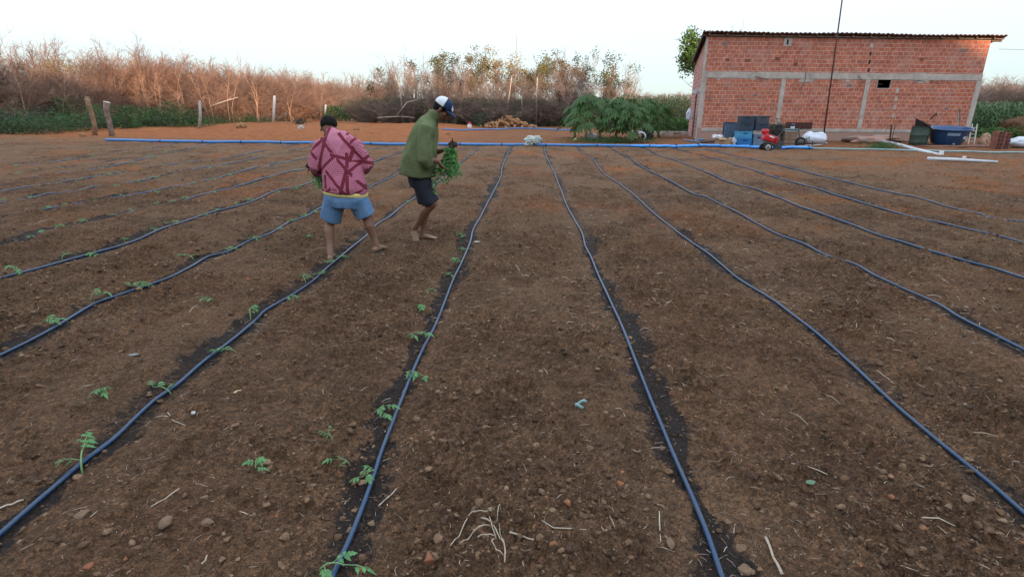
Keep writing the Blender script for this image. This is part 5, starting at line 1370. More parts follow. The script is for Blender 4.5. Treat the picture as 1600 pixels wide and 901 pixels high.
def pattern_mat():
    m = bpy.data.materials.new('maroon_geometric_print'); m.use_nodes = True; nt = m.node_tree; N = nt.nodes; L = nt.links; b = N['Principled BSDF']
    tc = N.new('ShaderNodeTexCoord'); sep = N.new('ShaderNodeSeparateXYZ'); L.new(tc.outputs['Object'], sep.inputs[0])
    cb = N.new('ShaderNodeCombineXYZ'); L.new(sep.outputs[0], cb.inputs[0]); L.new(sep.outputs[2], cb.inputs[1])
    mp = N.new('ShaderNodeMapping'); mp.inputs['Scale'].default_value = (1.25, .75, 1); mp.inputs['Rotation'].default_value = (0, 0, .5); L.new(cb.outputs[0], mp.inputs[0])
    v = N.new('ShaderNodeTexVoronoi'); v.voronoi_dimensions = '2D'; v.inputs['Scale'].default_value = 5.2; v.inputs['Randomness'].default_value = 1
    L.new(mp.outputs[0], v.inputs['Vector'])
    sc = N.new('ShaderNodeSeparateColor'); L.new(v.outputs['Color'], sc.inputs[0])
    def math_(op, a, b_=None):
        n = N.new('ShaderNodeMath'); n.operation = op
        for i, x_ in enumerate((a, b_)):
            if x_ is None: continue
            if isinstance(x_, (int, float)): n.inputs[i].default_value = x_
            else: L.new(x_, n.inputs[i])
        return n.outputs[0]
    nzz = N.new('ShaderNodeTexNoise'); nzz.inputs['Scale'].default_value = 1.6; nzz.inputs['Detail'].default_value = 0; L.new(cb.outputs[0], nzz.inputs['Vector'])
    def lines(angle, spacing, width, off, lo):
        # straight wide stripes running at one angle, broken where the mask is low
        p_ = math_('ADD', math_('MULTIPLY', sep.outputs[0], math.cos(angle)), math_('MULTIPLY', sep.outputs[2], math.sin(angle)))
        fr = math_('FRACT', math_('ADD', math_('DIVIDE', p_, spacing), off + 20))
        nz2 = N.new('ShaderNodeTexNoise'); nz2.inputs['Scale'].default_value = 4.5; nz2.inputs['Detail'].default_value = 0
        mp2 = N.new('ShaderNodeMapping'); mp2.inputs['Location'].default_value = (off * 9, angle * 5, 0); L.new(cb.outputs[0], mp2.inputs[0]); L.new(mp2.outputs[0], nz2.inputs['Vector'])
        return math_('MULTIPLY', math_('LESS_THAN', fr, width), math_('GREATER_THAN', nz2.outputs[0], lo))
    band = lines(.75, .17, .17, .3, .40)
    for a_ in ((-.85, .21, .15, .1, .46), (.05, .24, .13, .55, .46), (-.25, .30, .12, .8, .44), (1.35, .33, .10, .2, .5)):
        band = math_('MAXIMUM', band, lines(*a_))
    ang = math_('MULTIPLY', sc.outputs[1], 6.28)
    ph = math_('ADD', math_('MULTIPLY', sep.outputs[0], math_('COSINE', ang)), math_('MULTIPLY', sep.outputs[2], math_('SINE', ang)))
    st = math_('GREATER_THAN', math_('SINE', math_('MULTIPLY', ph, 300)), .0)
    st = math_('MULTIPLY', st, math_('GREATER_THAN', sc.outputs[2], .22))
    def mix(f, a, b_):
        n = N.new('ShaderNodeMix'); n.data_type = 'RGBA'; L.new(f, n.inputs[0])
        for i, x_ in ((6, a), (7, b_)):
            if isinstance(x_, tuple): n.inputs[i].default_value = (*x_, 1)
            else: L.new(x_, n.inputs[i])
        return n.outputs[2]
    c = mix(st, (.42, .15, .22), (.29, .07, .12)); c = mix(band, c, (.13, .008, .024))
    L.new(c, b.inputs['Base Color']); b.inputs['Roughness'].default_value = .9
    n = N.new('ShaderNodeTexNoise'); n.inputs['Scale'].default_value = 9; L.new(tc.outputs['Object'], n.inputs['Vector'])
    bp = N.new('ShaderNodeBump'); bp.inputs['Strength'].default_value = .5; bp.inputs['Distance'].default_value = .02; L.new(n.outputs[0], bp.inputs['Height']); L.new(bp.outputs[0], b.inputs['Normal'])
    return m
M_print = pattern_mat()

def remeshed(mb, name, m, vox, sm, parent, extra=None):
    o = mb.build(name, m)
    modded(o, [('REMESH', dict(mode='VOXEL', voxel_size=vox)), ('SMOOTH', dict(factor=.5, iterations=sm))])
    if extra: extra(o.data)
    if not o.data.materials: o.data.materials.append(m)
    world_child(o, parent)
    return o
def limb(mb, pts, rads, side=None, n=14):
    mb.tube(pts, rads, n=n, side=side)
    for p, r in ((pts[0], rads[0]), (pts[-1], rads[-1])):
        rr = min(r) if hasattr(r, '__len__') else r
        mb.ball(p, rr * .98, sub=2)
def hand(mb, w, d, up, s=1.0, curl=.8, thumb_side=1):
    """palm from wrist w along d; fingers curl towards -up"""
    d = Vector(d).normalized(); up = Vector(up); up = (up - d * up.dot(d)).normalized(); sd = d.cross(up)
    w = Vector(w)
    mb.tube([w - d * .01, w + d * .03 * s, w + d * .085 * s], [(.026 * s, .02 * s), (.038 * s, .017 * s), (.040 * s, .014 * s)], n=10, side=sd)
    for k, (o, l) in enumerate(((-.030, .068), (-.010, .078), (.010, .073), (.029, .058))):
        p = w + d * .08 * s + sd * o * s; dd = d.copy(); pts = [p - d * .02]
        for j in range(3):
            dd = (dd - up * curl * (.45 + .25 * j)).normalized(); p = p + dd * l * s * (.45, .32, .25)[j]; pts.append(p.copy())
        mb.tube(pts, [.0095 * s, .0095 * s, .0085 * s, .007 * s], n=8); mb.ball(pts[-1], .007 * s, sub=1)
    p = w + d * .025 * s + sd * thumb_side * .028 * s; dd = (d * .6 + sd * thumb_side * .7 - up * .3).normalized()
    q = p + dd * .035 * s; r_ = q + (d * .8 - sd * thumb_side * .1 - up * .5).normalized() * .03 * s
    mb.tube([p - dd * .01, q, r_], [.012 * s, .010 * s, .008 * s], n=8); mb.ball(r_, .008 * s, sub=1)
def foot(mb, ankle, toe, s=1.0, up=(0, 0, 1)):
    a = Vector(ankle); t = Vector(toe); d = (t - a); d.z = 0; L_ = d.length; d.normalize(); sd = d.cross(Vector(up)).normalized()
    heel = a - d * .045 + Vector((0, 0, -.035)); heel.z = min(heel.z, a.z - .02)
    mb.tube([heel, a.lerp(t, .3) + Vector((0, 0, -.012)), a.lerp(t, .65) + Vector((0, 0, -.004)), t], [(.030 * s, .030 * s), (.036 * s, .034 * s), (.043 * s, .022 * s), (.038 * s, .012 * s)], n=12, side=sd)
    mb.ball(heel, .031 * s, sub=2)
    for k in range(5):
        o = (-.032 + .016 * k) * s; l = (.030, .026, .024, .020, .016)[k] if True else 0
        b = t + sd * o - d * .01; e = b + d * l - Vector((0, 0, .004)); mb.tube([b, e], [.009 * s, .008 * s], n=7); mb.ball(e, .0085 * s, sub=1)
def head(mb, c, Rm, s=1.0):
    """skull, jaw, nose, lips, ears in a local frame: x forward, z up"""
    def L(x, y, z): return c + Rm @ Vector((x * s, y * s, z * s))
    mb.ball(L(-.012, 0, .035), (.098 * s, .077 * s, .092 * s), Rm, 3)
    mb.ball(L(.035, 0, -.02), (.055 * s, .058 * s, .080 * s), Rm, 3)
    mb.tube([L(-.01, 0, -.06), L(.035, 0, -.085), L(.068, 0, -.088)], [(.055 * s, .03 * s), (.045 * s, .028 * s), (.022 * s, .018 * s)], n=12, side=Rm @ Vector((0, 1, 0)))
    mb.tube([L(.083, 0, .012), L(.102, 0, -.022), L(.110, 0, -.036), L(.092, 0, -.044)], [.010 * s, .013 * s, .016 * s, .011 * s], n=8)
    for sg in (-1, 1):
        mb.ball(L(.100, sg * .012, -.038), .010 * s, sub=1)
        mb.ball(L(.080, sg * .030, .022), (.012 * s, .026 * s, .008 * s), Rm, 1)       # brow
        mb.ball(L(.062, sg * .042, -.025), (.02 * s, .018 * s, .018 * s), Rm, 2)       # cheek
        mb.ball(L(-.005, sg * .078, -.005), (.018 * s, .009 * s, .032 * s), Rm, 2)     # ear
    mb.ball(L(.090, 0, -.060), (.010 * s, .024 * s, .007 * s), Rm, 2); mb.ball(L(.088, 0, -.072), (.010 * s, .020 * s, .007 * s), Rm, 2)
    return L
def frame(yaw, pitch, roll=0):
    """x axis = facing; yaw anticlockwise from +X; pitch > 0 looks down"""
    return Matrix.Rotation(yaw, 3, 'Z') @ Matrix.Rotation(pitch, 3, 'Y') @ Matrix.Rotation(roll, 3, 'X')
def wrinkle(amp, fr, seed):
    def f(me):
        co = np.empty(len(me.vertices) * 3, np.float32); me.vertices.foreach_get('co', co); co = co.reshape(-1, 3)
        no = np.empty(len(me.vertices) * 3, np.float32); me.vertices.foreach_get('normal', no); no = no.reshape(-1, 3)
        n_ = fbm(co[:, 0] * fr + co[:, 1] * fr * .7, co[:, 2] * fr * .45 + co[:, 1] * fr * .3 + seed, seed, 3) - .5
        r_ = 1 - 2 * np.abs(fbm(co[:, 0] * fr * .8 - co[:, 2] * fr * .5, co[:, 2] * fr * .5 + co[:, 1] * fr, seed + 9, 2) - .5)
        co = co + no * (amp * (n_ * 1.4 + (r_ - .75) * .8))[:, None]
        me.vertices.foreach_set('co', co.ravel()); me.update()
        for p in me.polygons: p.use_smooth = True
    return f

# ---- man in the green jacket, walking to the right, head bowed over a bunch of seedlings
gf = GH(659, 377); GY = gf.y
def K(px, py, dy=0.0): return P(px, py, GY + dy)
man = empty('person', (gf.x, gf.y, gf.z), label='barefoot-sandalled man in green jacket and white-and-navy cap, bending over seedlings in his hands', cat='person')
man['label'] = 'man in green jacket, dark shorts and white and navy cap, looking down at seedlings'
b = MB()
hc = K(691.5, 171, 0); HR = frame(R(-8), R(34))
Lh = head(b, hc, HR, .98)
limb(b, [K(675, 190, 0), K(680, 181, 0), hc + HR @ Vector((-.03, 0, -.03))], [.062, .056, .058])
# trunk and shoulders
b.tube([K(674, 186, 0), K(668, 198, 0), K(664, 222, 0), K(660, 250, 0), K(657, 280, 0), K(657, 292, 0)], [(.07, .06), (.17, .09), (.16, .10), (.145, .095), (.15, .10), (.14, .09)], n=18, side=(0, 1, 0))
# legs: forward knee leg with toe on the ground (near), other leg flat (far)
hipN, hipF = K(656, 284, -.09), K(659, 284, .09)
toeN = GH(650, 379); toeN.z += .02; ankN = K(646.5, 358, toeN.y - GY + .08)
kneeN = K(676, 318, -.07)
limb(b, [hipN, hipN.lerp(kneeN, .5), kneeN], [.085, .073, .056])
limb(b, [kneeN, kneeN.lerp(ankN, .30) + Vector((-.025, 0, -.005)), kneeN.lerp(ankN, .7), ankN], [.053, .053, .038, .034])
ankF = K(659.5, 367, .12); kneeF = K(668, 325, .10)
limb(b, [hipF, hipF.lerp(kneeF, .5), kneeF], [.085, .07, .053])
limb(b, [kneeF, kneeF.lerp(ankF, .32) + Vector((-.02, 0, 0)), kneeF.lerp(ankF, .75), ankF], [.050, .052, .036, .034])
toeF = ankF + Vector((.165, -.03, -.055)); toeF.z = h1(toeF.x, toeF.y) + .03
foot(b, ankF, toeF, 1.0); foot(b, ankN, toeN, 1.0)
# arms
shN, elN, wrN = K(668, 197, -.19), K(662, 248, -.24), K(684, 252, -.17)
haN = wrN + Vector((.03, .02, -.05))
limb(b, [shN, shN.lerp(elN, .5), elN], [.05, .044, .036]); limb(b, [elN, elN.lerp(wrN, .4), wrN], [.037, .035, .025])
hand(b, wrN, (.55, .25, -.85), (-.75, -.45, -.35), 1.0, .9, 1)
shF, elF, wrF = K(672, 197, .19), K(668, 240, .22), K(694, 235, .06)
limb(b, [shF, shF.lerp(elF, .5), elF], [.05, .044, .036]); limb(b, [elF, elF.lerp(wrF, .5), wrF], [.037, .033, .024])
hand(b, wrF, (.95, -.25, .18), (.1, .6, .75), 1.0, .9, -1)
remeshed(b, 'body', M_skin, .0062, 3, man)
for sg in (-1, 1): world_child(MB().ball(Lh(.086, sg * .030, .006), (.007, .013, .006), HR, 2).build('eye', M_eye, smooth=True), man)
# hair under the cap
b = MB(); b.ball(Lh(-.020, 0, .030), (.100, .081, .082), HR, 3); b.ball(Lh(-.055, 0, -.02), (.055, .066, .05), HR, 2)
world_child(b.build('hair', M_hair, smooth=True), man)
# cap: white mesh back half, navy front half, brim
def capshell(x0, x1, grow_=1.0):
    mb = MB(); rings = []; n1, n2 = 12, 20
    for i in range(n1 + 1):
        th = (math.pi / 2) * i / n1
        ring = []
        for j in range(n2 + 1):
            ph = R(x0) + (R(x1) - R(x0)) * j / n2
            rr = math.sin(th) ** .85 * grow_
            ring.append(mb.bm.verts.new(Lh(-.008 + .112 * rr * math.cos(ph), .090 * rr * math.sin(ph), .038 + .098 * math.cos(th) ** .9 * grow_)))
        rings.append(ring)
    for A_, B_ in zip(rings, rings[1:]):
        for j in range(n2): mb.bm.faces.new((A_[j], A_[j + 1], B_[j + 1], B_[j]))
    return mb
cp_ = world_child(capshell(78, 282).build('cap', M_capw, None, True), man)
modded(cp_, [('SOLIDIFY', dict(thickness=.004))]); cp_.data.materials.clear(); cp_.data.materials.append(M_capw)
f_ = capshell(-80, 80, 1.01).build('cap_front', M_capn, None, True); modded(f_, [('SOLIDIFY', dict(thickness=.004))]); f_.parent = cp_; f_.matrix_parent_inverse = Matrix()
f_.matrix_basis = Matrix()
mb = MB(); rr_ = []
for i in range(7):
    t_ = i / 6; row = []
    for j in range(15):
        a_ = R(-62 + 124 * j / 14); x_ = -.008 + .110 * math.cos(a_) + t_ * .075 * math.cos(a_) ** .5; y_ = .088 * math.sin(a_) * (1 - .12 * t_)
        row.append(mb.bm.verts.new(Lh(x_, y_, .040 - .022 * t_ - 2.2 * y_ * y_ * t_)))
    rr_.append(row)
for A_, B_ in zip(rr_, rr_[1:]):
    for j in range(14): mb.bm.faces.new((A_[j], A_[j + 1], B_[j + 1], B_[j]))
br = mb.build('brim', M_capn, None, True); modded(br, [('SOLIDIFY', dict(thickness=.006))]); br.parent = cp_
mb = MB()   # pale badge on the cap front
for (y_, z_, w_, h_) in ((0, .075, .030, .016), (0, .092, .016, .014), (-.012, .062, .012, .014), (.012, .062, .012, .014), (0, .052, .010, .012)):
    mb.box(Lh(.097 - (z_ - .06) * .55 + .012, y_ - .030, z_), (.006, w_, h_), frame(R(-8 - 22), R(34 - 28)), bevel=.002)
bd = mb.build('cap_badge', M_capw, None); bd.parent = cp_
# jacket: body, sleeves, collar
b = MB()
b.tube([K(675, 184, 0), K(670.5, 190, 0), K(666, 202, 0), K(660.5, 225, 0), K(655, 250, 0), K(654, 266, 0), K(653.5, 274, 0)],
       [(.085, .075), (.20, .105), (.225, .145), (.235, .17), (.245, .195), (.25, .205), (.245, .205)], n=24, side=(0, 1, 0))
for sh, el, wr, sg in ((shN, elN, wrN, -1), (shF, elF, wrF, 1)):
    cuff = el.lerp(wr, .62 if sg < 0 else .42)
    b.tube([sh + Vector((0, -sg * .05, .0)), sh + Vector((0, sg * .01, -.03)), sh.lerp(el, .35) + Vector((.0, sg * .01, 0)), sh.lerp(el, .7) + Vector((.01, sg * .01, 0)), el + Vector((.02, 0, 0)), el.lerp(cuff, .6) + Vector((.0, 0, -.03)), cuff + Vector((-.01, 0, -.01))],
           [(.08, .08), (.088, .092), (.084, .088), (.084, .088), (.085, .095), (.08, .095), (.058, .066)], n=16, side=(1, 0, 0))
b.tube([K(673, 188, 0), K(677.5, 181, 0), K(680, 174.5, 0)], [(.085, .085), (.078, .080), (.072, .074)], n=18, side=(0, 1, 0))
remeshed(b, 'jacket', M_jacket, .011, 4, man, wrinkle(.020, 6.5, 3))
world_child(MB().tube([K(683.5, 180, -.04), K(683.5, 190, -.06), K(683, 198, -.06)], .004, n=5).build('neck_cord', M_dark), man)
# shorts
b = MB()
b.tube([K(654.5, 268, 0), K(657, 280, 0), K(658, 290, 0)], [(.165, .135), (.175, .14), (.17, .13)], n=20, side=(0, 1, 0))
for hip, kn, f0, rr in ((hipN, kneeN, .97, .088), (hipF, kneeF, .80, .092)):
    b.tube([hip + Vector((0, 0, .03)), hip.lerp(kn, .45), hip.lerp(kn, f0 - .02), hip.lerp(kn, f0)], [(rr + .015, rr + .02), (rr + .012, rr + .018), (rr, rr + .008), (rr - .014, rr - .006)], n=16, side=(0, 1, 0))
remeshed(b, 'shorts', M_dkshort, .010, 3, man, wrinkle(.010, 9, 5))
def sandal(ank, toe, par):
    d = Vector((toe.x - ank.x, toe.y - ank.y, 0)).normalized(); sd = d.cross(Vector((0, 0, 1)))
    a = ank - d * .075; c = toe + d * .03; z0 = min(h1(a.x, a.y), h1(c.x, c.y))
    za = max(ank.z - .085, h1(a.x, a.y)); zc = max(h1(c.x, c.y), toe.z - .035)
    a.z = za; c.z = zc
    mid = a.lerp(c, .5)
    o = MB().tube([a, a.lerp(c, .12), mid, a.lerp(c, .85), c], [(.022, .010), (.036, .011), (.036, .011), (.046, .011), (.026, .010)], n=14, side=sd).build('sandal', M_sole, smooth=True)
    world_child(o, par)
    p = a.lerp(c, .80) + Vector((0, 0, .02))
    for sg in (-1, 1):
        q = MB().tube([p, a.lerp(c, .60) + sd * sg * .025 + Vector((0, 0, .05)), a.lerp(c, .42) + sd * sg * .043 + Vector((0, 0, .015))], .005, n=6).build('strap', M_dark, smooth=True); q.parent = o
    return o
sandal(ankF, toeF, man); sandal(ankN, toeN, man)

# ---- the bunch of seedlings he holds
M_seed = mat('seedling_leaf', (.07, .23, .06), .55, col2=(.15, .36, .11), scale=14, trans=.3)
M_sstem = mat('seedling_stem', (.16, .28, .12), .6, .2, 10)
M_root = mat('earthy_roots', (.05, .035, .028), .95, .4, 30, bump=.5, bscale=80)
rg = np.random.default_rng(11)
def bunch(name, label, root_p, mid_p, end_p, rw, nst, nlf, lf=.035, fall=None):
    root_p, mid_p, end_p = map(np.array, (root_p, mid_p, end_p))
    r = empty(name, Vector(root_p), label=label, cat='seedlings')
    A, B = [], []; C = []
    for k in range(nst):
        o1 = rg.normal(0, rw * .28, 3); o2 = rg.normal(0, rw * .55, 3); o3 = rg.normal(0, rw * .95, 3)
        p = [root_p + o1 * .6, mid_p + o2 * .7, end_p + o3]
        ts = np.linspace(0, 1, 6)
        c = [(1 - t) ** 2 * p[0] + 2 * t * (1 - t) * p[1] + t * t * p[2] for t in ts]
        A += c[:-1]; B += c[1:]
        for _ in range(nlf):
            t = rg.uniform(.22, 1.0) ** .8; C.append((1 - t) ** 2 * p[0] + 2 * t * (1 - t) * p[1] + t * t * p[2])
    if fall is not None:
        for q in fall:
            A.append(mid_p); B.append(np.array(q))
            for _ in range(9): C.append(np.array(q) + rg.normal(0, .025, 3)); C.append(mid_p + (np.array(q) - mid_p) * rg.uniform(.3, 1) + rg.normal(0, .015, 3))
    A = np.array(A); B = np.array(B)
    world_child(link('stems', mesh_np('stems', *segs(A, B, np.full(len(A), .0026), np.full(len(A), .0022), 4)), M_sstem), r)
    world_child(link('leaves', mesh_np('leaves', *leaves(rg, np.array(C), lf, 2.3, droop=.5, jit=.014)), M_seed), r)
    mb = MB(); mb.ball(root_p, (.055, .045, .035), sub=3)
    for _ in range(16):
        e = Vector(root_p) + Vector(tuple(rg.normal(0, .032, 3))); mb.tube([Vector(root_p), e], [.012, .004], n=5)
    world_child(mb.build('roots', M_root, jitter=.006), r)
    return r
bunch('seedling_bunch', 'drooping bunch of green tomato seedlings held by the man in the cap', K(708, 226, -.02), K(701, 240, -.04), K(701, 267, -.08), .066, 80, 26, lf=.046,
      fall=[K(672, 296, -.12), K(677, 287, -.12), K(679, 275, -.12), K(674, 302, -.12), K(716, 262, -.08), K(713, 272, -.08)])

# ---- boy in the maroon print shirt, seen from behind, bending forward
pf = GH(556, 400); PY = pf.y
def J(cx, cy, dy=0.0): return P(460 + cx / 3.107, 130 + cy / 3.107, PY + dy)
boy = empty('person', (pf.x, pf.y, pf.z), label='barefoot boy in maroon patterned shirt and blue shorts, seen from behind, leaning forward', cat='person')
boy['label'] = 'boy in maroon and pink print shirt and blue shorts, seen from behind, legs apart'
b = MB()
hc2 = J(168, 222, .24); HR2 = frame(R(97), R(38))
Lb = head(b, hc2, HR2, 1.02)
limb(b, [J(186, 262, .12), J(174, 238, .19), hc2 + HR2 @ Vector((-.03, 0, -.02))], [.058, .052, .055])
b.tube([J(188, 258, .12), J(200, 290, .12), J(222, 370, .08), J(240, 460, .02), J(250, 530, 0), J(252, 575, 0)], [(.07, .06), (.165, .09), (.15, .10), (.14, .095), (.15, .10), (.14, .09)], n=18, side=(1, 0, 0))
hL, hR_ = J(205, 565, 0), J(298, 560, 0)
gL = GH(516, 408); gR = GH(591, 396)
kL = J(172, 672, .03); aL = Vector((gL.x, gL.y + .02, gL.z + .07)); kR = J(352, 650, .05); aR = Vector((J(400, 800, gR.y - PY).x, gR.y, gR.z + .085))
limb(b, [hL, hL.lerp(kL, .5), kL], [.085, .072, .055]); limb(b, [kL, kL.lerp(aL, .3) + Vector((0, -.02, 0)), kL.lerp(aL, .72), aL], [.050, .052, .036, .032])
limb(b, [hR_, hR_.lerp(kR, .5), kR], [.085, .072, .055]); limb(b, [kR, kR.lerp(aR, .3) + Vector((0, -.02, 0)), kR.lerp(aR, .72), aR], [.050, .052, .036, .032])
tL = aL + Vector((-.03, .16, -.05)); tR = aR + Vector((.05, .15, -.055))
foot(b, aL, tL, .95); foot(b, aR, tR, .95)
sL, eL, wL = J(128, 300, .10), J(104, 400, .04), J(112, 440, .24)
sR, eR, wR = J(298, 298, .10), J(350, 395, .10), J(330, 430, .30)
limb(b, [sL, sL.lerp(eL, .5), eL], [.048, .042, .035]); limb(b, [eL, eL.lerp(wL, .5), wL], [.035, .032, .024]); hand(b, wL, (-.3, .75, .45), (.6, .2, .6), .95, .9, -1)
limb(b, [sR, sR.lerp(eR, .5), eR], [.048, .042, .035]); limb(b, [eR, eR.lerp(wR, .5), wR], [.035, .032, .024]); hand(b, wR, (-.6, .8, .0), (.1, .1, 1), .95, .9, 1)
remeshed(b, 'body', M_skin, .0062, 3, boy)
for sg in (-1, 1): world_child(MB().ball(Lb(.084, sg * .030, .006), (.007, .013, .006), HR2, 2).build('eye', M_eye, smooth=True), boy)
b = MB(); b.ball(Lb(-.018, 0, .046), (.104, .088, .086), HR2, 3); b.ball(Lb(-.052, 0, .022), (.064, .080, .052), HR2, 3)
remeshed(b, 'hair', M_hair, .008, 2, boy, wrinkle(.010, 45, 2))
b = MB()
b.tube([J(182, 246, .15), J(190, 262, .13), J(205, 290, .12), J(218, 345, .10), J(232, 420, .05), J(244, 490, .01), J(247, 522, 0), J(247, 530, 0)],
       [(.075, .07), (.135, .095), (.205, .125), (.215, .145), (.21, .15), (.225, .155), (.24, .16), (.237, .157)], n=24, side=(1, 0, .08))
for s_, e_, w_, sg in ((sL, eL, wL, -1), (sR, eR, wR, 1)):
    b.tube([s_ + Vector((-sg * .05, 0, .01)), s_ + Vector((0, 0, -.01)), s_.lerp(e_, .5) + Vector((sg * .0, 0, 0)), e_ + Vector((0, 0, .0)), e_.lerp(w_, .45), e_.lerp(w_, .8)],
           [(.078, .078), (.080, .082), (.078, .08), (.078, .08), (.066, .07), (.048, .052)], n=16, side=(1, 0, 0))
b.tube([J(188, 262, .12), J(182, 246, .15), J(178, 236, .17)], [.080, .074, .068], n=18)
remeshed(b, 'shirt', M_print, .010, 4, boy, wrinkle(.016, 7.5, 8))
b = MB(); b.tube([J(248, 522, 0), J(248, 538, 0), J(248, 546, 0)], [(.235, .15), (.232, .15), (.226, .146)], n=30, side=(1, 0, .06))
world_child(b.build('undershirt', M_yellowc, smooth=True), boy)
b = MB()
b.tube([J(248, 533, 0), J(250, 565, 0), J(250, 600, 0)], [(.215, .145), (.222, .15), (.20, .135)], n=20, side=(1, 0, 0))
for hip, kn, f0 in ((hL + Vector((-.01, 0, 0)), kL, .92), (hR_ + Vector((.01, 0, 0)), kR, .92)):
    b.tube([hip + Vector((0, 0, .02)), hip.lerp(kn, .45), hip.lerp(kn, f0 - .02), hip.lerp(kn, f0)], [(.112, .118), (.112, .112), (.108, .106), (.10, .10)], n=16, side=(1, 0, 0))
remeshed(b, 'shorts', M_denim, .010, 3, boy, wrinkle(.014, 9, 15))
sandal(aR, tR, boy); sandal(aL, tL, boy)
bunch('seedling_bunch', 'small bunch of seedlings in the left hand of the boy in the maroon shirt', J(80, 402, .26), J(110, 425, .28), J(135, 500, .22), .040, 26, 16)
mb = MB(); c = J(95, 278, .34)

# ------------------------------------------------ tomato seedlings along the hoses
def seedling_meshes(seed, big=True):
    rg = np.random.default_rng(seed)
    lean = rg.uniform(0, 6.28); droop = rg.uniform(.6, 1.6); H = rg.uniform(.045, .085); reach = rg.uniform(.09, .19)
    mb = MB(); sp = []
    for k in range(8):
        t = k / 7; sp.append(Vector((math.cos(lean) * reach * t ** 1.3, math.sin(lean) * reach * t ** 1.3, H * math.sin(min(1, t * 1.15) * math.pi * .72) / .9)))
    sp[0].z = -.02
    mb.tube(sp, [.0042, .004, .0038, .0036, .0032, .003, .0026, .002], n=6)
    L = []
    def leaflet(o, d, up, l, w):
        d = d / np.linalg.norm(d); s_ = np.cross(d, up); s_ /= np.linalg.norm(s_) + 1e-9
        prof = ((0, .04), (.28, .95), (.42, .62), (.60, .80), (.74, .42), (1, .03)); pts = []
        for t, ww in prof:
            c = o + d * l * t + np.array([0, 0, -.45 * droop * l * t * t]); pts.append((c + s_ * w * ww * .5, c - s_ * w * ww * .5))
        for (a, b), (c, e) in zip(pts, pts[1:]): L.append([a, b, e, c])
    stalks = []
    nl = rg.integers(3, 5)
    for k in range(nl):
        t = .42 + .58 * k / (nl - 1); i = min(7, int(t * 7)); o = np.array(sp[i]); a = lean + rg.uniform(-1.5, 1.5)
        l = rg.uniform(.05, .085); d = np.array([math.cos(a), math.sin(a), rg.uniform(.0, .5)]); d /= np.linalg.norm(d)
        e = o + d * l; e[2] -= .006; mb.tube([Vector(o), Vector(o + d * l * .5 + np.array([0, 0, .006])), Vector(e)], [.0022, .002, .0016], n=5)
        up = np.array([0, 0, 1.]) + rg.normal(0, .3, 3)
        leaflet(e, d + np.array([0, 0, -.4]), up, rg.uniform(.045, .06), .032)
        sd = np.cross(d, up)
        for f in (.45, .85):
            for sg in (-1, 1): leaflet(o + d * l * f, d * .5 + sd * sg + np.array([0, 0, -.25]), up, rg.uniform(.028, .042), .022)
    V = np.array(L).reshape(-1, 3); b = (np.arange(len(L)) * 4)[:, None]; F = np.concatenate([b, b + 1, b + 2, b + 3], 1)
    stem = bpy.data.meshes.new('stem'); bmesh.ops.recalc_face_normals(mb.bm, faces=mb.bm.faces); mb.bm.to_mesh(stem); mb.bm.free()
    for p in stem.polygons: p.use_smooth = True
    stem.materials.append(M_sstem); lf = mesh_np('leaf_spray', V, F); lf.materials.append(M_seed2)
    return stem, lf
M_seed2 = mat('young_tomato_leaf', (.07, .20, .075), .55, col2=(.15, .34, .13), scale=22, trans=.3)
SM = [seedling_meshes(100 + k) for k in range(15)]
def seedling(px, py, k, label, group=None, s=1.0, rz=None, parts=True):
    g = GH(px, py, 0, True); o = empty('tomato_seedling', g, rz if rz is not None else (k * 2.399) % 6.28, label, 'seedling', group)
    s *= .64; o.scale = (s, s, s * (.8 + .35 * ((k * 7) % 5) / 5))
    for nm, me_ in zip(('stem', 'leaf_spray'), SM[k % 15]):
        c = bpy.data.objects.new(nm, me_); COL.objects.link(c); c.parent = o
    return o
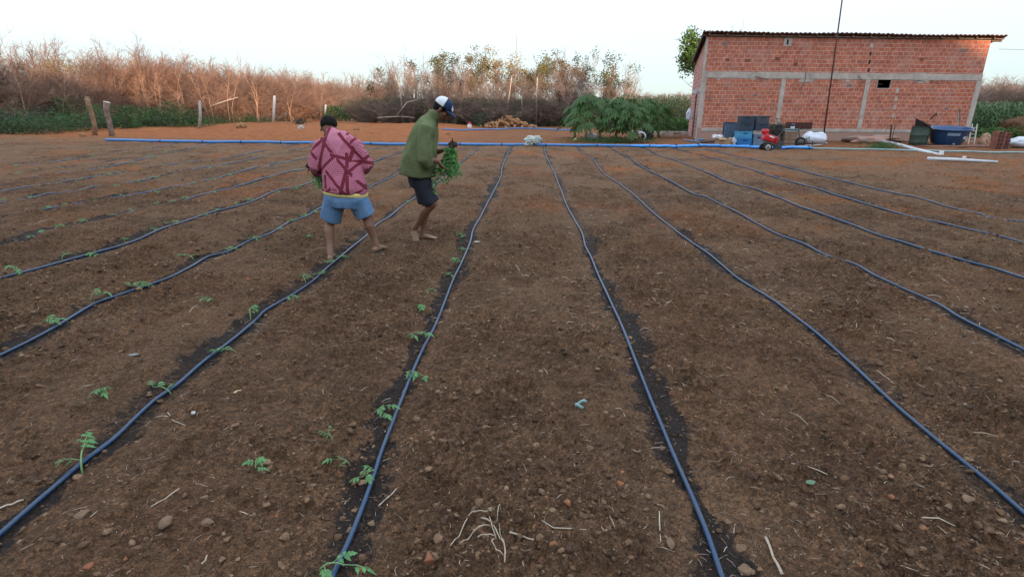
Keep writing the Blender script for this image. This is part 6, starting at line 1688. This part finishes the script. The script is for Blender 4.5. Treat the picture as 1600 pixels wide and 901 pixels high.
NEAR = [ # px, py, size, label
 (129, 742, 1.5, 'large drooping seedling bent over the hose near the lower left corner'),
 (268, 616, 1.15, 'upright little seedling straddling the hose above the large drooping one'),
 (370, 552, 1.15, 'seedling with leaves flopping right of the hose, next above the upright one'),
 (392, 500, 1.3, 'tall thin seedling left of the hose, fourth from the lower left corner'),
 (449, 470, .9, 'seedling left of the hose just below the leafy pair'),
 (478, 443, 1.1, 'leafy seedling pair member standing left of the hose below the boy'),
 (488, 433, 1.0, 'upper one of the leafy pair below the boy'),
 (545, 405, 1.1, 'leafy seedling right of the hose just behind the left foot of the boy'),
 (523, 412, .9, 'seedling beside the heel of the boy'),
 (137, 624, 1.0, 'pale wilted seedling lying alone on bare soil at the left'),
 (498, 893, 1.25, 'curled seedling at the bottom edge left of the central hose'),
 (590, 740, 1.0, 'flat leafy seedling growing over the left central hose'),
 (548, 729, .8, 'small seedling left of the one that grows over the central hose'),
 (522, 702, .75, 'tiny bright seedling left of the central hose on dark soil'),
 (404, 722, .9, 'weak seedling with hanging leaves on open soil between two hoses'),
 (600, 642, 1.15, 'arched drooping seedling left of the central hose'),
 (637, 585, 1.1, 'seedling with folded leaves touching the central hose'),
 (636, 528, 1.25, 'broad arched seedling left of the central hose at mid field'),
 (664, 483, 1.0, 'seedling left of the central hose above the broad arched one'),
 (682, 460, .75, 'small seedling left of the central hose, next to last large one'),
 (702, 430, .8, 'small seedling by the central hose level with the feet of the boy'),
 (335, 475, .8, 'lone small seedling between two hoses left of the boy'),
 (65, 510, 1.4, 'branching seedling on the left with dark wet soil below'),
 (140, 470, 1.4, 'arching seedling left of the hose near the left edge'),
 (240, 449, 1.15, 'leafy seedling lying over the second hose from the lower left'),
 (303, 406, 1.5, 'big bent seedling on the second hose from the lower left'),
 (350, 392, 1.0, 'small upright seedling beside the big bent one'),
 (477, 376, .9, 'seedling on open soil left of the knees of the boy'),
 (28, 430, 1.5, 'reddish stemmed seedling on the hose at the left edge'),
 (97, 408, 1.2, 'bright seedling beside the reddish stemmed one'),
]
for i, (px, py, s, lab) in enumerate(NEAR): seedling(px, py, i * 2 + 1, lab, s=s)
rs = random.Random(8)
ROWS = {'Y': [(395, 372), (430, 360), (446, 347), (482, 336), (492, 330), (225, 455)], 'X': [(145, 397), (197, 376), (250, 357), (285, 348), (313, 336), (338, 330), (372, 320), (390, 312), (427, 301), (455, 296), (470, 291)],
        'W': [(55, 368), (70, 362), (88, 357), (137, 346), (183, 336), (205, 330), (237, 321), (266, 317), (292, 309), (330, 303), (395, 286), (430, 276), (470, 264)],
        'V': [(84, 324), (97, 320), (152, 314), (195, 306), (240, 301), (262, 296), (298, 289), (340, 281), (360, 275), (425, 260), (450, 254), (470, 249)],
        'U': [(15, 313), (41, 309), (128, 297), (147, 291), (183, 289), (208, 284), (232, 277), (276, 271), (297, 266), (330, 262), (350, 257), (390, 250), (415, 245)],
        'T': [(82, 286), (117, 281), (145, 277), (175, 272), (195, 268), (217, 265), (250, 260), (300, 252), (330, 249), (365, 244), (395, 240)],
        'S': [(20, 280), (60, 275), (105, 269), (150, 263), (175, 259), (205, 254), (240, 246), (275, 238), (310, 233), (345, 229)],
        'R': [(20, 271), (60, 267), (95, 262), (131, 257), (180, 249), (225, 242), (262, 237), (300, 231)],
        'Q': [(28, 259), (70, 254), (110, 250), (150, 243), (190, 237), (230, 232)],
        'Z': [(640, 318), (661, 303), (700, 268), (713, 255), (728, 247), (737, 241)], 'A': [(714, 405), (722, 392), (731, 370)]}
RL = {'Y': 'second hose from the lower left corner', 'X': 'third hose from the lower left corner', 'W': 'fourth hose from the lower left corner', 'V': 'fifth hose from the lower left corner', 'U': 'sixth hose from the lower left corner',
      'T': 'seventh hose from the lower left corner', 'S': 'third last hose at the far left', 'R': 'second last hose at the far left', 'Q': 'very last hose at the far left', 'Z': 'hose behind the man with the cap', 'A': 'far part of the left central hose'}
n = 0
ORD = ('first', 'second', 'third', 'fourth', 'fifth', 'sixth', 'seventh', 'eighth', 'ninth', 'tenth', 'eleventh', 'twelfth', 'thirteenth')
for k, L_ in ROWS.items():
    L_ = sorted(L_)
    for j, (px, py) in enumerate(L_):
        seedling(px + rs.uniform(-2, 2), py + 2, n * 5 + 3, ORD[j] + ' of the small seedlings, counted rightwards, on the ' + RL[k], 'seedlings along the ' + RL[k], s=rs.uniform(.75, 1.35)); n += 1

# ------------------------------------------------ clods, stones and straw
rg = np.random.default_rng(77)
def ico(sub):
    b = bmesh.new(); bmesh.ops.create_icosphere(b, subdivisions=sub, radius=1)
    V = np.array([v.co[:] for v in b.verts]); F = np.array([[v.index for v in f.verts] for f in b.faces]); b.free(); return V, F
def rocks(protos, N, ylo, yhi, rlo, rhi, sm=1.2):
    Vp, F = protos
    y = np.exp(rg.uniform(math.log(ylo + .6), math.log(yhi + .6), N)) - .6; x = rg.uniform(-sm, sm, N) * (y + .6)
    ok = y < PIPE_Y(x) + 3; x, y = x[ok], y[ok]; N = len(x)
    dd = np.abs(line_dx(x, y)); keep = (dd > .02) & (rg.random(N) < .35 + .65 * sst(.3, .6, fbm(x * 1.3, y * 1.3, 77, 3))); x, y = x[keep], y[keep]; N = len(x)
    r = rlo * (rhi / rlo) ** (rg.random(N) ** 2.6) * (1 + .03 * y)
    z = hz(x, y) + r * rg.uniform(-.1, .35, N)
    a = rg.uniform(0, 6.28, N); ca, sa = np.cos(a), np.sin(a)
    V = Vp[rg.integers(0, len(Vp), N)].copy()
    V *= np.stack([rg.uniform(.8, 1.35, N), rg.uniform(.7, 1.1, N), rg.uniform(.55, .95, N)], 1)[:, None, :] * r[:, None, None]
    X = V[:, :, 0] * ca[:, None] - V[:, :, 1] * sa[:, None]; Y = V[:, :, 0] * sa[:, None] + V[:, :, 1] * ca[:, None]
    V = np.stack([X + x[:, None], Y + y[:, None], V[:, :, 2] + z[:, None]], -1); nv = V.shape[1]
    FF = (F[None] + (np.arange(N) * nv)[:, None, None]).reshape(-1, 3)
    tone = np.repeat(rg.random(N), nv)
    return V.reshape(-1, 3), FF, tone
def deform(sub, n, amp):
    V0, F = ico(sub); out = []
    for k in range(n):
        off = rg.normal(0, 1, (11, 3)); off /= np.linalg.norm(off, axis=1, keepdims=True); V = V0.copy()
        for o in off:   # knock flat facets off the ball
            d = V @ o; h = rg.uniform(.38, .80); V = V - np.clip(d - h, 0, 1)[:, None] * o
        out.append(V * (1 + amp * rg.normal(0, 1, (len(V), 1))))
    return np.array(out), F
def clod_material():
    m = bpy.data.materials.new('soil_clod'); m.use_nodes = True; nt = m.node_tree; N = nt.nodes; L = nt.links; b = N['Principled BSDF']
    a = N.new('ShaderNodeAttribute'); a.attribute_name = 'tone'
    cr = N.new('ShaderNodeValToRGB'); e = cr.color_ramp.elements
    e[0].position = 0; e[0].color = (.060, .040, .028, 1); e[1].position = 1; e[1].color = (.25, .11, .055, 1)
    for p_, c_ in ((.35, (.094, .059, .038)), (.65, (.135, .084, .052)), (.88, (.175, .112, .070)), (.965, (.22, .155, .10)), (.985, (.22, .11, .06))):
        q = e.new(p_); q.color = (*c_, 1)
    L.new(a.outputs['Fac'], cr.inputs[0])
    tc = N.new('ShaderNodeTexCoord'); n = N.new('ShaderNodeTexNoise'); n.inputs['Scale'].default_value = 90; n.inputs['Detail'].default_value = 5; L.new(tc.outputs['Object'], n.inputs['Vector'])
    r = N.new('ShaderNodeMapRange'); r.inputs[1].default_value = .3; r.inputs[2].default_value = .7; r.inputs[3].default_value = .65; r.inputs[4].default_value = 1.3; L.new(n.outputs[0], r.inputs[0])
    mx = N.new('ShaderNodeMix'); mx.data_type = 'RGBA'; mx.blend_type = 'MULTIPLY'; mx.inputs[0].default_value = 1; L.new(cr.outputs[0], mx.inputs[6]); L.new(r.outputs[0], mx.inputs[7])
    L.new(mx.outputs[2], b.inputs['Base Color']); b.inputs['Roughness'].default_value = .95; b.inputs['Specular IOR Level'].default_value = .1
    bp = N.new('ShaderNodeBump'); bp.inputs['Strength'].default_value = .7; bp.inputs['Distance'].default_value = .01; L.new(n.outputs[0], bp.inputs['Height']); L.new(bp.outputs[0], b.inputs['Normal'])
    return m
M_clod = clod_material()
D2 = deform(2, 14, .045); D1 = deform(1, 14, .16)
sets = [rocks(D2, 19000, 1.0, 7.0, .0045, .023), rocks(D1, 52000, 1.0, 9, .0022, .0085), rocks(D1, 26000, 4.0, 27, .006, .020)]
V, F = cat([(a, b) for a, b, c in sets]); tone = np.concatenate([c for a, b, c in sets])
me = mesh_np('soil_clods', V, F, False); at = me.attributes.new('tone', 'FLOAT', 'POINT'); at.data.foreach_set('value', tone.astype(np.float32))
tag(link('soil_clods', me, M_clod), 'loose clods and gravel all over the tilled soil', 'clods', kind='stuff')
# notable single stones
BIG = [(131, 812, .040, 'smooth tan stone near the lower left corner'), (262, 820, .038, 'pointed brown clod right of the smooth tan stone'), (325, 818, .028, 'brown clod right of the pointed one'), (672, 886, .034, 'reddish brick-coloured stone at the bottom edge'),
       (921, 703, .034, 'oblong brown stone in the middle between the two central hoses'), (1021, 353, .06, 'orange-brown clod beside the second hose right of the centre'), (996, 405, .05, 'low brown clod in the middle distance right of the right central hose'),
       (927, 512, .026, 'small orange pebble left of the right central hose'), (978, 762, .022, 'rounded pale pebble below the oblong stone'), (548, 830, .026, 'small dark stone touching the left central hose near the bottom'), (1045, 850, .030, 'yellowish stone left of the right central hose near the bottom'),
       (1160, 895, .034, 'pale brown stone at the bottom edge right of the right central hose'), (138, 884, .024, 'reddish flat stone near the bottom left'), (320, 782, .022, 'grey-brown pebble among clods at the lower left'), (1043, 607, .028, 'brown stone leaning at the right central hose'),
       (740, 800, .024, 'grey rounded pebble left of the dry root tangle'), (845, 770, .022, 'brown pebble above the pale broken stick'), (1512, 790, .034, 'brown clod near the hose at the lower right'), (1480, 800, .030, 'second brown clod near the hose at the lower right')]
M_bst = mat('field_stone', (.13, .083, .052), .9, col2=(.20, .13, .085), scale=20, bump=.5, bscale=90)
M_bsr = mat('red_field_stone', (.18, .07, .04), .9, col2=(.26, .10, .055), scale=20, bump=.5, bscale=90)
for i, (px, py, r, lab) in enumerate(BIG):
    g = GH(px, py, 0, True); V0 = D2[0][i % 14] if False else deform(3, 1, .012)[0][0]; F0 = ico(3)[1]
    r *= .78; V0 = V0 * np.array([1.2, .95, .72]) * r
    o = link('field_stone', mesh_np('field_stone', V0, F0, True), M_bsr if 'red' in lab or 'orange' in lab else M_bst, None, g + Vector((0, 0, r * .16)))
    o.rotation_euler = (0, 0, i * 1.7); tag(o, lab, 'stone', 'larger stones lying on the soil')
# straw litter: thin bent bits
def straw(N, ylo, yhi, llo, lhi, rlo, rhi, sm=1.2):
    y = np.exp(rg.uniform(math.log(ylo + .6), math.log(yhi + .6), N)) - .6; x = rg.uniform(-sm, sm, N) * (y + .6)
    ok = (y < PIPE_Y(x)) & (rg.random(N) < .25 + .75 * sst(-.5, .8, x / (y + 1) + .5)); x, y = x[ok], y[ok]; N = len(x)
    l = llo * (lhi / llo) ** (rg.random(N) ** 1.8); a = rg.uniform(0, 6.28, N); z = hz(x, y)
    dx, dy = np.cos(a), np.sin(a); k = rg.normal(0, .35, N)
    r = rlo + (rhi - rlo) * rg.random(N) ** 2; r = r * (1 + .05 * y)
    P0 = np.stack([x, y, z + r * .5], 1)
    P1 = P0 + np.stack([dx * l * .5, dy * l * .5, rg.uniform(-.03, .22, N) * l], 1)
    d2x, d2y = np.cos(a + k), np.sin(a + k)
    P2 = P1 + np.stack([d2x * l * .5, d2y * l * .5, rg.uniform(-.15, .15, N) * l], 1)
    P1[:, 2] = np.maximum(P1[:, 2], hz(P1[:, 0], P1[:, 1]) + r * .3); P2[:, 2] = np.maximum(P2[:, 2], hz(P2[:, 0], P2[:, 1]) + r * .3)
    v, f = segs(np.concatenate([P0, P1]), np.concatenate([P1, P2]), np.concatenate([r, r]), np.concatenate([r, r * .5]), 4)
    t = np.repeat(np.tile(rg.random(N), 2), 8)
    return v, f, t
def straw_material():
    m = bpy.data.materials.new('straw_bits'); m.use_nodes = True; nt = m.node_tree; N = nt.nodes; L = nt.links; b = N['Principled BSDF']
    a = N.new('ShaderNodeAttribute'); a.attribute_name = 'tone'; cr = N.new('ShaderNodeValToRGB'); e = cr.color_ramp.elements
    e[0].position = 0; e[0].color = (.09, .065, .05, 1); e[1].position = 1; e[1].color = (.58, .50, .40, 1)
    q = e.new(.45); q.color = (.22, .16, .115, 1); q = e.new(.78); q.color = (.42, .34, .25, 1)
    L.new(a.outputs['Fac'], cr.inputs[0]); L.new(cr.outputs[0], b.inputs['Base Color']); b.inputs['Roughness'].default_value = .85; return m
M_straw = straw_material()
sets = [straw(11000, 1.0, 6, .010, .055, .0005, .0014), straw(120, 1.0, 8, .05, .13, .0012, .0024), straw(9500, 3.5, 26, .025, .10, .0009, .0020)]
V, F = cat([(a, b) for a, b, c in sets]); tone = np.concatenate([c for a, b, c in sets])
me = mesh_np('straw_litter', V, F, False); at = me.attributes.new('tone', 'FLOAT', 'POINT'); at.data.foreach_set('value', tone.astype(np.float32))
tag(link('straw_litter', me, M_straw), 'dry straw and stalk bits scattered over the soil', 'straw', kind='stuff')
# single sticks that can be picked out
M_stk = mat('bleached_stalk', (.26, .21, .155), .9, col2=(.50, .43, .34), scale=30, bump=.4, bscale=120)
STK = [([(592, 795), (612, 775), (632, 754)], .0045, 'pale broad dry stalk right of the left central hose'),
       ([(1234, 739), (1262, 736), (1293, 741)], .005, 'thick bleached root piece lying on the right side'),
       ([(1196, 720), (1220, 719), (1249, 723)], .0028, 'thin bleached twig above the thick root piece'),
       ([(796, 831), (828, 839), (856, 850)], .006, 'bleached broken stick right of the root tangle'),
       ([(835, 812), (865, 828), (916, 832)], .0035, 'long bent pale root right of the broken stick'),
       ([(236, 792), (258, 780), (281, 763)], .004, 'pale straight stalk at the lower left between two hoses'),
       ([(1370, 576), (1380, 588), (1396, 600)], .005, 'pale forked chip just above the second hose on the right'),
       ([(262, 646), (272, 658), (290, 670)], .0045, 'pale twig close to the hose left of the white leaf'),
       ([(996, 705), (1018, 702), (1040, 700)], .0035, 'thin pale stalk touching the right central hose'),
       ([(684, 795), (698, 812), (716, 822)], .003, 'thin curved pale stalk left of the root tangle'),
       ([(0, 795), (20, 788), (38, 784)], .007, 'flat pale chip at the lower left edge'),
       ([(315, 880), (320, 872), (323, 862)], .004, 'short pale chip near the bottom left'),
       ([(1640, 800), (1660, 790), (1680, 780)], .004, 'pale stalk outside the lower right'),
       ([(1195, 845), (1208, 870), (1222, 897)], .010, 'thick brown stick at the bottom right of the right central hose'),
       ([(1030, 800), (1030, 820), (1032, 848)], .004, 'upright lying pale stalk left of the right central hose'),
       ([(800, 400), (806, 412), (812, 424)], .006, 'pale stalk in the middle of the field between the central hoses')]
for pts, r, lab in STK:
    r *= .68
    if pts[0][0] > 1600: continue
    q = [GH(a_, b_, r * .9, True) for a_, b_ in pts]; q2 = []
    for a_, b_ in zip(q, q[1:]):
        q2 += [a_, a_.lerp(b_, .5) + Vector((0, 0, r * .8))]
    q2.append(q[-1])
    tag(MB().tube(q2, [(r * (.7 + .5 * random.Random(int(v.x * 1e4)).random()), r * .6) for v in q2], n=7, side=(0, 0, 1) if False else None).build('dry_stalk', M_stk, smooth=True, jitter=r * .12), lab, 'stalk', 'dry stalks lying on the soil')
# tangle of dry roots in the foreground
g = GH(775, 845, 0, True)
r = empty('root_tangle', g, label='tangle of bleached dry roots in the foreground between the central hoses', cat='roots')
Q = lambda x, y: (700 + x / 6.39, 760 + y / 6.39)
for k, (pts, w) in enumerate((([(25, 650), (110, 520), (215, 390), (275, 275)], .0035), ([(255, 345), (380, 315), (525, 285)], .005), ([(525, 285), (505, 360), (488, 445)], .0035), ([(330, 355), (430, 440), (520, 520), (550, 600)], .0055),
                              ([(420, 460), (310, 505), (200, 575), (120, 650)], .005), ([(295, 605), (380, 575), (465, 575)], .004), ([(535, 520), (560, 620), (570, 700), (565, 785)], .0068), ([(465, 580), (435, 640), (480, 690), (555, 735)], .0045),
                              ([(415, 430), (445, 500), (470, 560), (480, 650)], .0038), ([(510, 430), (520, 490), (540, 530)], .003))):
    q = [GH(*Q(*p), .008 + .012 * (k % 3), True) for p in pts]; q2 = [q[0]]
    for a_, b_ in zip(q, q[1:]): q2 += [a_.lerp(b_, .5) + Vector((0, 0, .006)), b_]
    o = MB().tube(q2, [w * .58 * (1 - .4 * i / len(q2)) for i in range(len(q2))], n=7).build('root', M_stk, smooth=True, jitter=w * .15)
    world_child(o, r)
# odd bits: greenish scrap, white leaf, dry leaves
M_scrap = mat('pale_green_scrap', (.22, .36, .36), .7, .2, 30)
g = GH(908, 636, .012, True); r_ = []
o = MB().tube([g + Vector((.03 * math.cos(a_), .03 * math.sin(a_), .012 * math.sin(a_ * 2))) for a_ in [x_ * .45 for x_ in range(1, 12)]], [(.010, .004)] * 11, n=7, side=(0, 0, 1)).build('plastic_scrap', M_scrap, smooth=True, jitter=.001)
tag(o, 'small curled pale green plastic scrap in the middle of the field', 'scrap')
def leafbit(px, py, s, m, lab, a0=0, nm='dry_leaf'):
    g = GH(px, py, .010, True); mb = MB(); vs = []
    for k in range(7):
        t = k / 6; w = math.sin(math.pi * min(1, t * 1.02)) ** .7 * s * .28 + .001; x_ = (t - .5) * s
        c, si = math.cos(a0), math.sin(a0)
        for sg, zz in ((1, .35), (0, 0), (-1, .3)):
            y_ = sg * w; vs.append(mb.bm.verts.new(g + Vector((x_ * c - y_ * si, x_ * si + y_ * c, zz * w + .18 * s * (t - .5) ** 2 * 4 * .5))))
    for k in range(6):
        for j in (0, 1): mb.bm.faces.new((vs[k * 3 + j], vs[k * 3 + j + 1], vs[k * 3 + 3 + j + 1], vs[k * 3 + 3 + j]))
    o = mb.build(nm, m, None, True); modded(o, [('SOLIDIFY', dict(thickness=.0015))]); tag(o, lab, 'leaf')
M_dleaf = mat('dry_tan_leaf', (.42, .30, .17), .8, .25, 40)
leafbit(304, 654, .036, mat('pale_curled_leaf', (.34, .34, .32), .8, .15, 30), 'tiny white curled leaf by the hose at the left', -.9)
leafbit(371, 613, .045, M_dleaf, 'tan dry leaf right of the hose above the white one', .9)
leafbit(1265, 760, .05, mat('green_grey_leaf', (.10, .17, .10), .7, .2, 30), 'grey-green leaf below the thick root piece on the right', .3)
leafbit(210, 560, .06, mat('silver_leaf', (.15, .17, .17), .7, .2, 30), 'silvery withered leaf on open soil at the left', .3)
leafbit(745, 380, .08, mat('pale_bit', (.40, .42, .38), .7, .2, 30), 'pale scrap lying on the left central hose in the distance', .3, 'paper_scrap')
